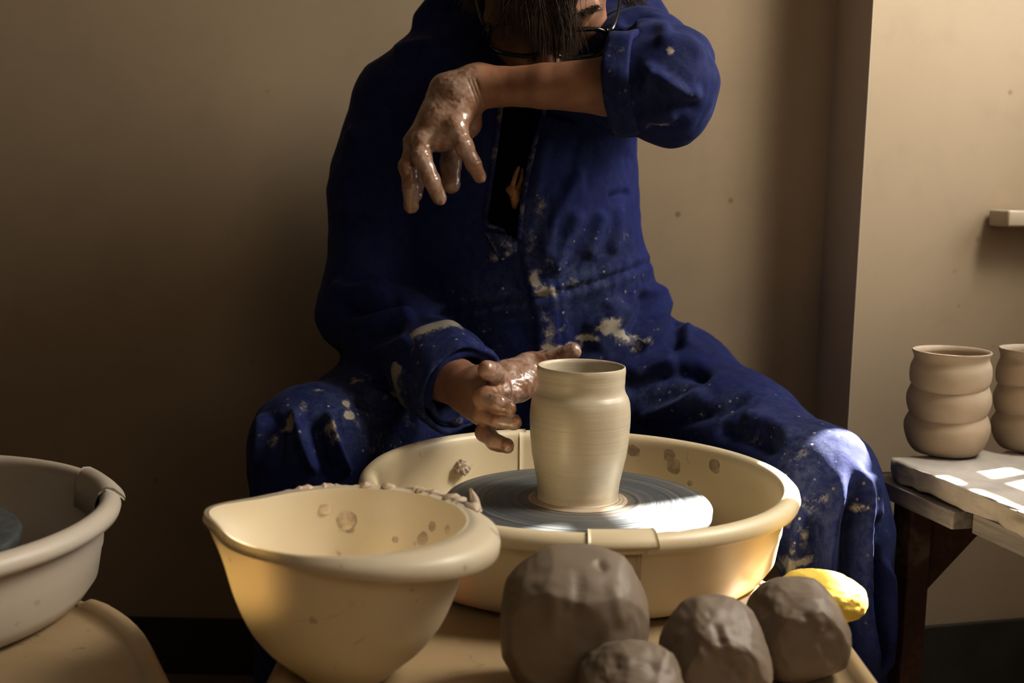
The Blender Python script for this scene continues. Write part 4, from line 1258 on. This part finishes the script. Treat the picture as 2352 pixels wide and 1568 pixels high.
# ================================================================ BENCH WITH DRYING POTS
B0 = P(2035, 1050, 1.485)             # far left corner of the board's top
ZB = B0[2]
bd = np.array([.262, -.965]); bd /= np.linalg.norm(bd)          # along the left edge, towards the viewer
bx = np.array([-bd[1], bd[0]])                                   # towards the wall
BR = math.atan2(bx[1], bx[0])
M_BOARD = mat_clay('plaster_board', (0.42, 0.385, 0.34), 0.85, 0.8, False, 55)
M_BENCH = mat_wood('grey_bench_wood', (0.30, 0.27, 0.25))
M_BRACE = mat_wood('dark_red_wood', (0.085, 0.030, 0.022))
def BP(u, v, z): return (B0[0] + bx[0] * u + bd[0] * v, B0[1] + bx[1] * u + bd[1] * v, z)

def slab(name, u0, u1, v0, v1, z0, z1, mat, parent=None, rough=.0, seed=1):
    bm = bmesh.new(); bm_box(bm, ((u0 + u1) / 2, -(v0 + v1) / 2, (z0 + z1) / 2), (u1 - u0, v1 - v0, z1 - z0))
    bmesh.ops.bevel(bm, geom=[e for e in bm.edges if abs(e.verts[0].co.z - e.verts[1].co.z) > 1e-4], offset=.022 if rough else .003, segments=4, affect='EDGES', profile=.5)
    bmesh.ops.recalc_face_normals(bm, faces=bm.faces)
    if rough:
        bmesh.ops.triangulate(bm, faces=bm.faces)
        for _ in range(5):
            bmesh.ops.subdivide_edges(bm, edges=[e for e in bm.edges if e.calc_length() > .012], cuts=1)
            bmesh.ops.triangulate(bm, faces=[f for f in bm.faces if len(f.verts) > 3])
        bm.normal_update()
        co = np.array([v.co[:] for v in bm.verts]); nn = np.array([v.normal[:] for v in bm.verts])
        f = fbm(co, 70, 3, seed); side = 1 - np.abs(nn[:, 2])
        co = co + nn * (rough * f * (.25 + 1.0 * (side > .25)))[:, None]
        for v, q in zip(bm.verts, co): v.co = q
    me = bpy.data.meshes.new(name); bm.to_mesh(me); bm.free()
    o = link_mesh(name, me, mat, parent, bool(rough))
    return o

bench = thing('bench', 'grey wooden bench with dark red braces below the drying pots', 'bench', (B0[0], B0[1], 0), BR)
slab('bench_top', -.012, .335, -.03, .16, ZB - .048, ZB - .0275, M_BENCH, bench)
slab('bench_top', .012, .335, .163, 1.15, ZB - .052, ZB - .0285, M_BENCH, bench)
for v in (.02, 1.05):
    slab('leg', .002, .034, v, v + .04, 0, ZB - .050, M_BRACE, bench)
    slab('leg', .285, .320, v, v + .04, 0, ZB - .050, M_BRACE, bench)
# diagonal brace under the top
bm = bmesh.new()
vs = [bm.verts.new((u, -v, z)) for u, z in ((.034, ZB - .052), (.034, ZB - .165), (.15, ZB - .052)) for v in (.026, .052)]
for f in ((0, 2, 4), (1, 5, 3), (0, 1, 3, 2), (2, 3, 5, 4), (4, 5, 1, 0)): bm.faces.new([vs[i] for i in f])
bmesh.ops.recalc_face_normals(bm, faces=bm.faces)
me = bpy.data.meshes.new('brace'); bm.to_mesh(me); bm.free(); link_mesh('brace', me, M_BRACE, bench, False)
o = slab('drying_board', 0, .33, 0, .62, ZB - .024, ZB, M_BOARD, None, .0034)
o.location = (B0[0], B0[1], 0); o.rotation_euler = (0, 0, BR)
tag(o, 'rough grey plaster board under the drying pots on the bench', 'board')

def bulge_pot(label, c, tilt):
    t = thing('clay_pot', label, 'pot', c, 0, 'drying pots on the bench')
    pr = [(.034, 0), (.040, .002), (.0475, .012), (.0525, .028), (.0530, .040), (.0490, .050), (.0474, .0535), (.0498, .058), (.0528, .068), (.0528, .078), (.0492, .088), (.0478, .0915),
          (.0505, .096), (.0515, .105), (.0505, .115), (.0475, .122), (.0465, .126), (.0478, .131), (.0492, .134), (.0485, .1358), (.0465, .135)]
    pi = [(.044, .128), (.045, .12), (.047, .105), (.045, .09), (.048, .07), (.045, .05), (.048, .03), (.035, .008), (0, .006)]
    prof = np.concatenate([spline(pr, 90), spline(pi, 40)])
    V, Q = lathe(prof, 96)
    a = np.arctan2(V[:, 1], V[:, 0])
    V[:, 2] += .006 * np.sin(a * 1 + tilt) * sstep(.02, .05, V[:, 2]) * sstep(.14, .11, V[:, 2])
    V[:, :2] *= (1 + .012 * np.sin(2 * a + V[:, 2] * 50 + tilt))[:, None]
    mesh_np('pot_wall', V, Q, M_DRYPOT, t)
    return t
q = PZ(2170, 1040, ZB); bulge_pot('bulging ringed clay pot drying on the board, nearer the corner of the wall', (q[0], q[1], ZB + .001), .6)
q = PZ(2368, 1032, ZB); bulge_pot('bulging clay pot cut off by the right edge of the picture, on the drying board', (q[0], q[1], ZB + .001), 2.2)

# ================================================================ ROOM
YB = 1.965
M_WALL = mat_wall('ochre_plaster', (0.40, 0.315, 0.215))
M_WALL2 = mat_wall('ochre_plaster_right', (0.42, 0.335, 0.235))
M_FLOOR = mat_simple('brown_floor', (0.16, 0.105, 0.06), 0.55, 0.35, 5, 0.1)
M_SKIRT = mat_simple('dark_tile_skirting', (0.035, 0.032, 0.028), 0.45, 0.3, 8, 0.1)
HW = 2.7
XI = (1863 - CX) / F * YB                       # inner corner
wd = np.array([.23, -.973]); pd = np.array([.973, .23])
ED = np.array([XI, YB]) + wd * .145             # outer edge of the projecting wall
WR = np.array([.986, 1.941])                    # corner with the window wall

def wall_prism(name, a, b, n, th, z0, z1, mat):
    a, b, n = np.array(a), np.array(b), np.array(n, float)
    bm = bmesh.new()
    q = [a, b, b + n * th, a + n * th]
    lo = [bm.verts.new((*p_, z0)) for p_ in q]; hi = [bm.verts.new((*p_, z1)) for p_ in q]
    bm.faces.new(lo); bm.faces.new(hi)
    for i in range(4): bm.faces.new([lo[i], lo[(i + 1) % 4], hi[(i + 1) % 4], hi[i]])
    bmesh.ops.recalc_face_normals(bm, faces=bm.faces)
    me = bpy.data.meshes.new(name); bm.to_mesh(me); bm.free()
    return struct(link_mesh(name, me, mat, None, False))
wall_prism('wall_back', (-2.6, YB), (XI + .02, YB), (0, 1), .12, 0, HW, M_WALL)
wall_prism('wall_pillar', (XI, YB + .12), ED, (.973, .23), .0008, 0, HW, mat_wall('lightened_reveal_plaster', (0.60, 0.53, 0.42), False))  # side face coloured paler than its neighbours, in place of bounced light
wall_prism('wall_alcove', ED + wd * 0, WR + pd * .1, (.23, 1), .12, 0, HW, M_WALL2)
boxes('floor', [((-.2, .2, -.05), (5.2, 3.9, .1))], M_FLOOR)
struct(bpy.data.objects['floor'])
M_WALL3 = mat_wall('brown_plaster', (0.14, 0.10, 0.065), False)
wall_prism('wall_left', (-2.4, -1.4), (-2.4, YB), (-1, 0), .12, 0, HW, M_WALL3)
wall_prism('wall_front', (-2.4, -1.4), (1.9, -1.4), (0, -1), .12, 0, HW, M_WALL3)
struct(boxes('ceiling', [((-.2, .3, HW + .05), (5.0, 3.9, .1))], M_WALL))
wall_prism('baseboard_back', (-2.6, YB), (XI, YB), (0, -1), .012, 0, .098, M_SKIRT)
wall_prism('baseboard_alcove', ED, WR, (.23, -.973), .012, 0, .15, M_SKIRT)

# window wall: panes cut from one wall, s along the wall from its far corner
W0 = np.array([1.0, 1.88])
def WP(s, off=0.0): return W0 + wd * s + np.array([.973, .23]) * off
def wall_holes(name, s0, s1, holes, th, z0, z1, mat):
    ss = sorted({s0, s1, *[h[0] for h in holes], *[h[1] for h in holes]}); zz = sorted({z0, z1, *[h[2] for h in holes], *[h[3] for h in holes]})
    bm = bmesh.new(); R_ = Matrix.Rotation(math.atan2(wd[1], wd[0]), 3, 'Z')
    for i in range(len(ss) - 1):
        for j in range(len(zz) - 1):
            sc, zc = (ss[i] + ss[i + 1]) / 2, (zz[j] + zz[j + 1]) / 2
            if any(h[0] < sc < h[1] and h[2] < zc < h[3] for h in holes): continue
            w = WP(sc, th / 2)
            bm_box(bm, (w[0], w[1], zc), (ss[i + 1] - ss[i], th, zz[j + 1] - zz[j]), R_)
    me = bpy.data.meshes.new(name); bm.to_mesh(me); bm.free()
    return struct(link_mesh(name, me, mat, None, False))
WIN1 = (.052, .375, .90, 1.85)
WIN2 = (.47, .96, 1.40, 2.25)
wall_holes('wall_right', -.066, 3.0, [WIN1, WIN2], .10, 0, HW, M_WALL2)
M_WFR = mat_simple('white_window_paint', (0.6, 0.57, 0.5), 0.5, 0.1, 20, 0.05)
def frame(name, win, bars, sun_masks=()):
    s0, s1, z0, z1 = win; R_ = Matrix.Rotation(math.atan2(wd[1], wd[0]), 3, 'Z'); L = []
    def bar(a, b, c, d, t=.03):
        w = WP((a + b) / 2, .05); L.append(((w[0], w[1], (c + d) / 2), (b - a, t, d - c), R_))
    e = .012
    bar(s0, s0 + e, z0, z1); bar(s1 - e, s1, z0, z1); bar(s0, s1, z0, z0 + e); bar(s0, s1, z1 - e, z1)
    for b in bars: bar(*b)
    for b in sun_masks: bar(*b, .012)
    return struct(boxes(name, L, M_WFR))
frame('window_1', WIN1, [(.205, .220, .90, 1.40), (.052, .375, .996, 1.018), (.047, .375, 1.395, 1.430)],
      [(.047, .158, .90, 1.12), (.047, .086, 1.40, 1.85), (.215, .375, 1.25, 1.43), (.120, .375, 1.43, 1.70), (.047, .140, 1.62, 1.85), (.245, .375, 1.70, 1.85), (.14, .245, 1.775, 1.85)])  # invented panels with a slot, shaped to cut the sun into patches
frame('window_2', WIN2, [(.70, .72, 1.40, 2.25), (.47, .96, 1.85, 1.87)])

# ledge on the projecting wall
A = P(2276, 500, 1.86)
led = boxes('wall_ledge', [((.15, 0, 0), (.30, .05, .026))], mat_plastic('ledge_paint', (0.5, 0.43, 0.32), .2, .5), None, .004, True)
led.location = (ED[0] + pd[0] * .222 - wd[0] * -.027, ED[1] + pd[1] * .222 + wd[1] * .027, A[2]); led.rotation_euler = (0, 0, math.atan2(pd[1], pd[0]))
tag(led, 'short cream ledge on the wall above the drying pots', 'ledge')

# ================================================================ LIGHT
sun = bpy.data.lights.new('sun', 'SUN'); so = bpy.data.objects.new('sun', sun); COL.objects.link(so)
az, el = math.radians(31.5), math.radians(38)
to_sun = Vector((math.cos(az) * math.cos(el), math.sin(az) * math.cos(el), math.sin(el)))
so.rotation_euler = to_sun.to_track_quat('Z', 'Y').to_euler(); so.location = Vector((1.6, 2.2, 2.4))
sun.energy = 60.0; sun.angle = math.radians(0.9); sun.color = (1.0, 0.95, 0.87)

def area(name, loc, aim, sx, sy, en, col):
    l = bpy.data.lights.new(name, 'AREA'); l.shape = 'RECTANGLE'; l.size = sx; l.size_y = sy; l.energy = en; l.color = col
    o = bpy.data.objects.new(name, l); COL.objects.link(o); o.location = loc
    o.rotation_euler = (Vector(aim) - Vector(loc)).to_track_quat('-Z', 'Y').to_euler(); return o
w = WP(.71, .02)
area('window_skylight', (w[0], w[1], 1.82), (w[0] - .97, w[1] - .1, 1.35), .44, .76, 38.0, (1.0, 0.945, 0.85))
area('room_fill', (.5, -1.1, 2.2), (0.0, 1.5, .5), 1.6, 1.2, 2.6, (1.0, 0.88, 0.72))  # added fill lamp behind the camera, no real fixture
area('table_fill', (.62, -.10, 1.15), (-.05, 1.0, .45), .6, .5, 1.6, (1.0, 0.90, 0.76))  # added fill lamp out of view, brightens the bowl, clay and pan fronts
w = WP(.205, .09)
area('window_skylight_far', (w[0], w[1], 1.25), (w[0] - .97, w[1] - .23, 1.1), .32, .68, 9.0, (0.88, 0.93, 1.0))

wo = bpy.data.worlds.new('world'); SC.world = wo; wo.use_nodes = True
bg = wo.node_tree.nodes['Background']; bg.inputs[0].default_value = (1.0, 0.80, 0.58, 1); bg.inputs[1].default_value = 0.04

SC.view_settings.view_transform = 'Standard'
SC.view_settings.look = 'None'
SC.view_settings.exposure = 0.16
SC.view_settings.gamma = 0.85
SC.cycles.max_bounces = 6
SC.cycles.diffuse_bounces = 4
SC.cycles.glossy_bounces = 3
SC.cycles.transmission_bounces = 4
SC.cycles.caustics_reflective = False
SC.cycles.caustics_refractive = False
SC.cycles.sample_clamp_indirect = 6.0
SC.cycles.use_denoising = True
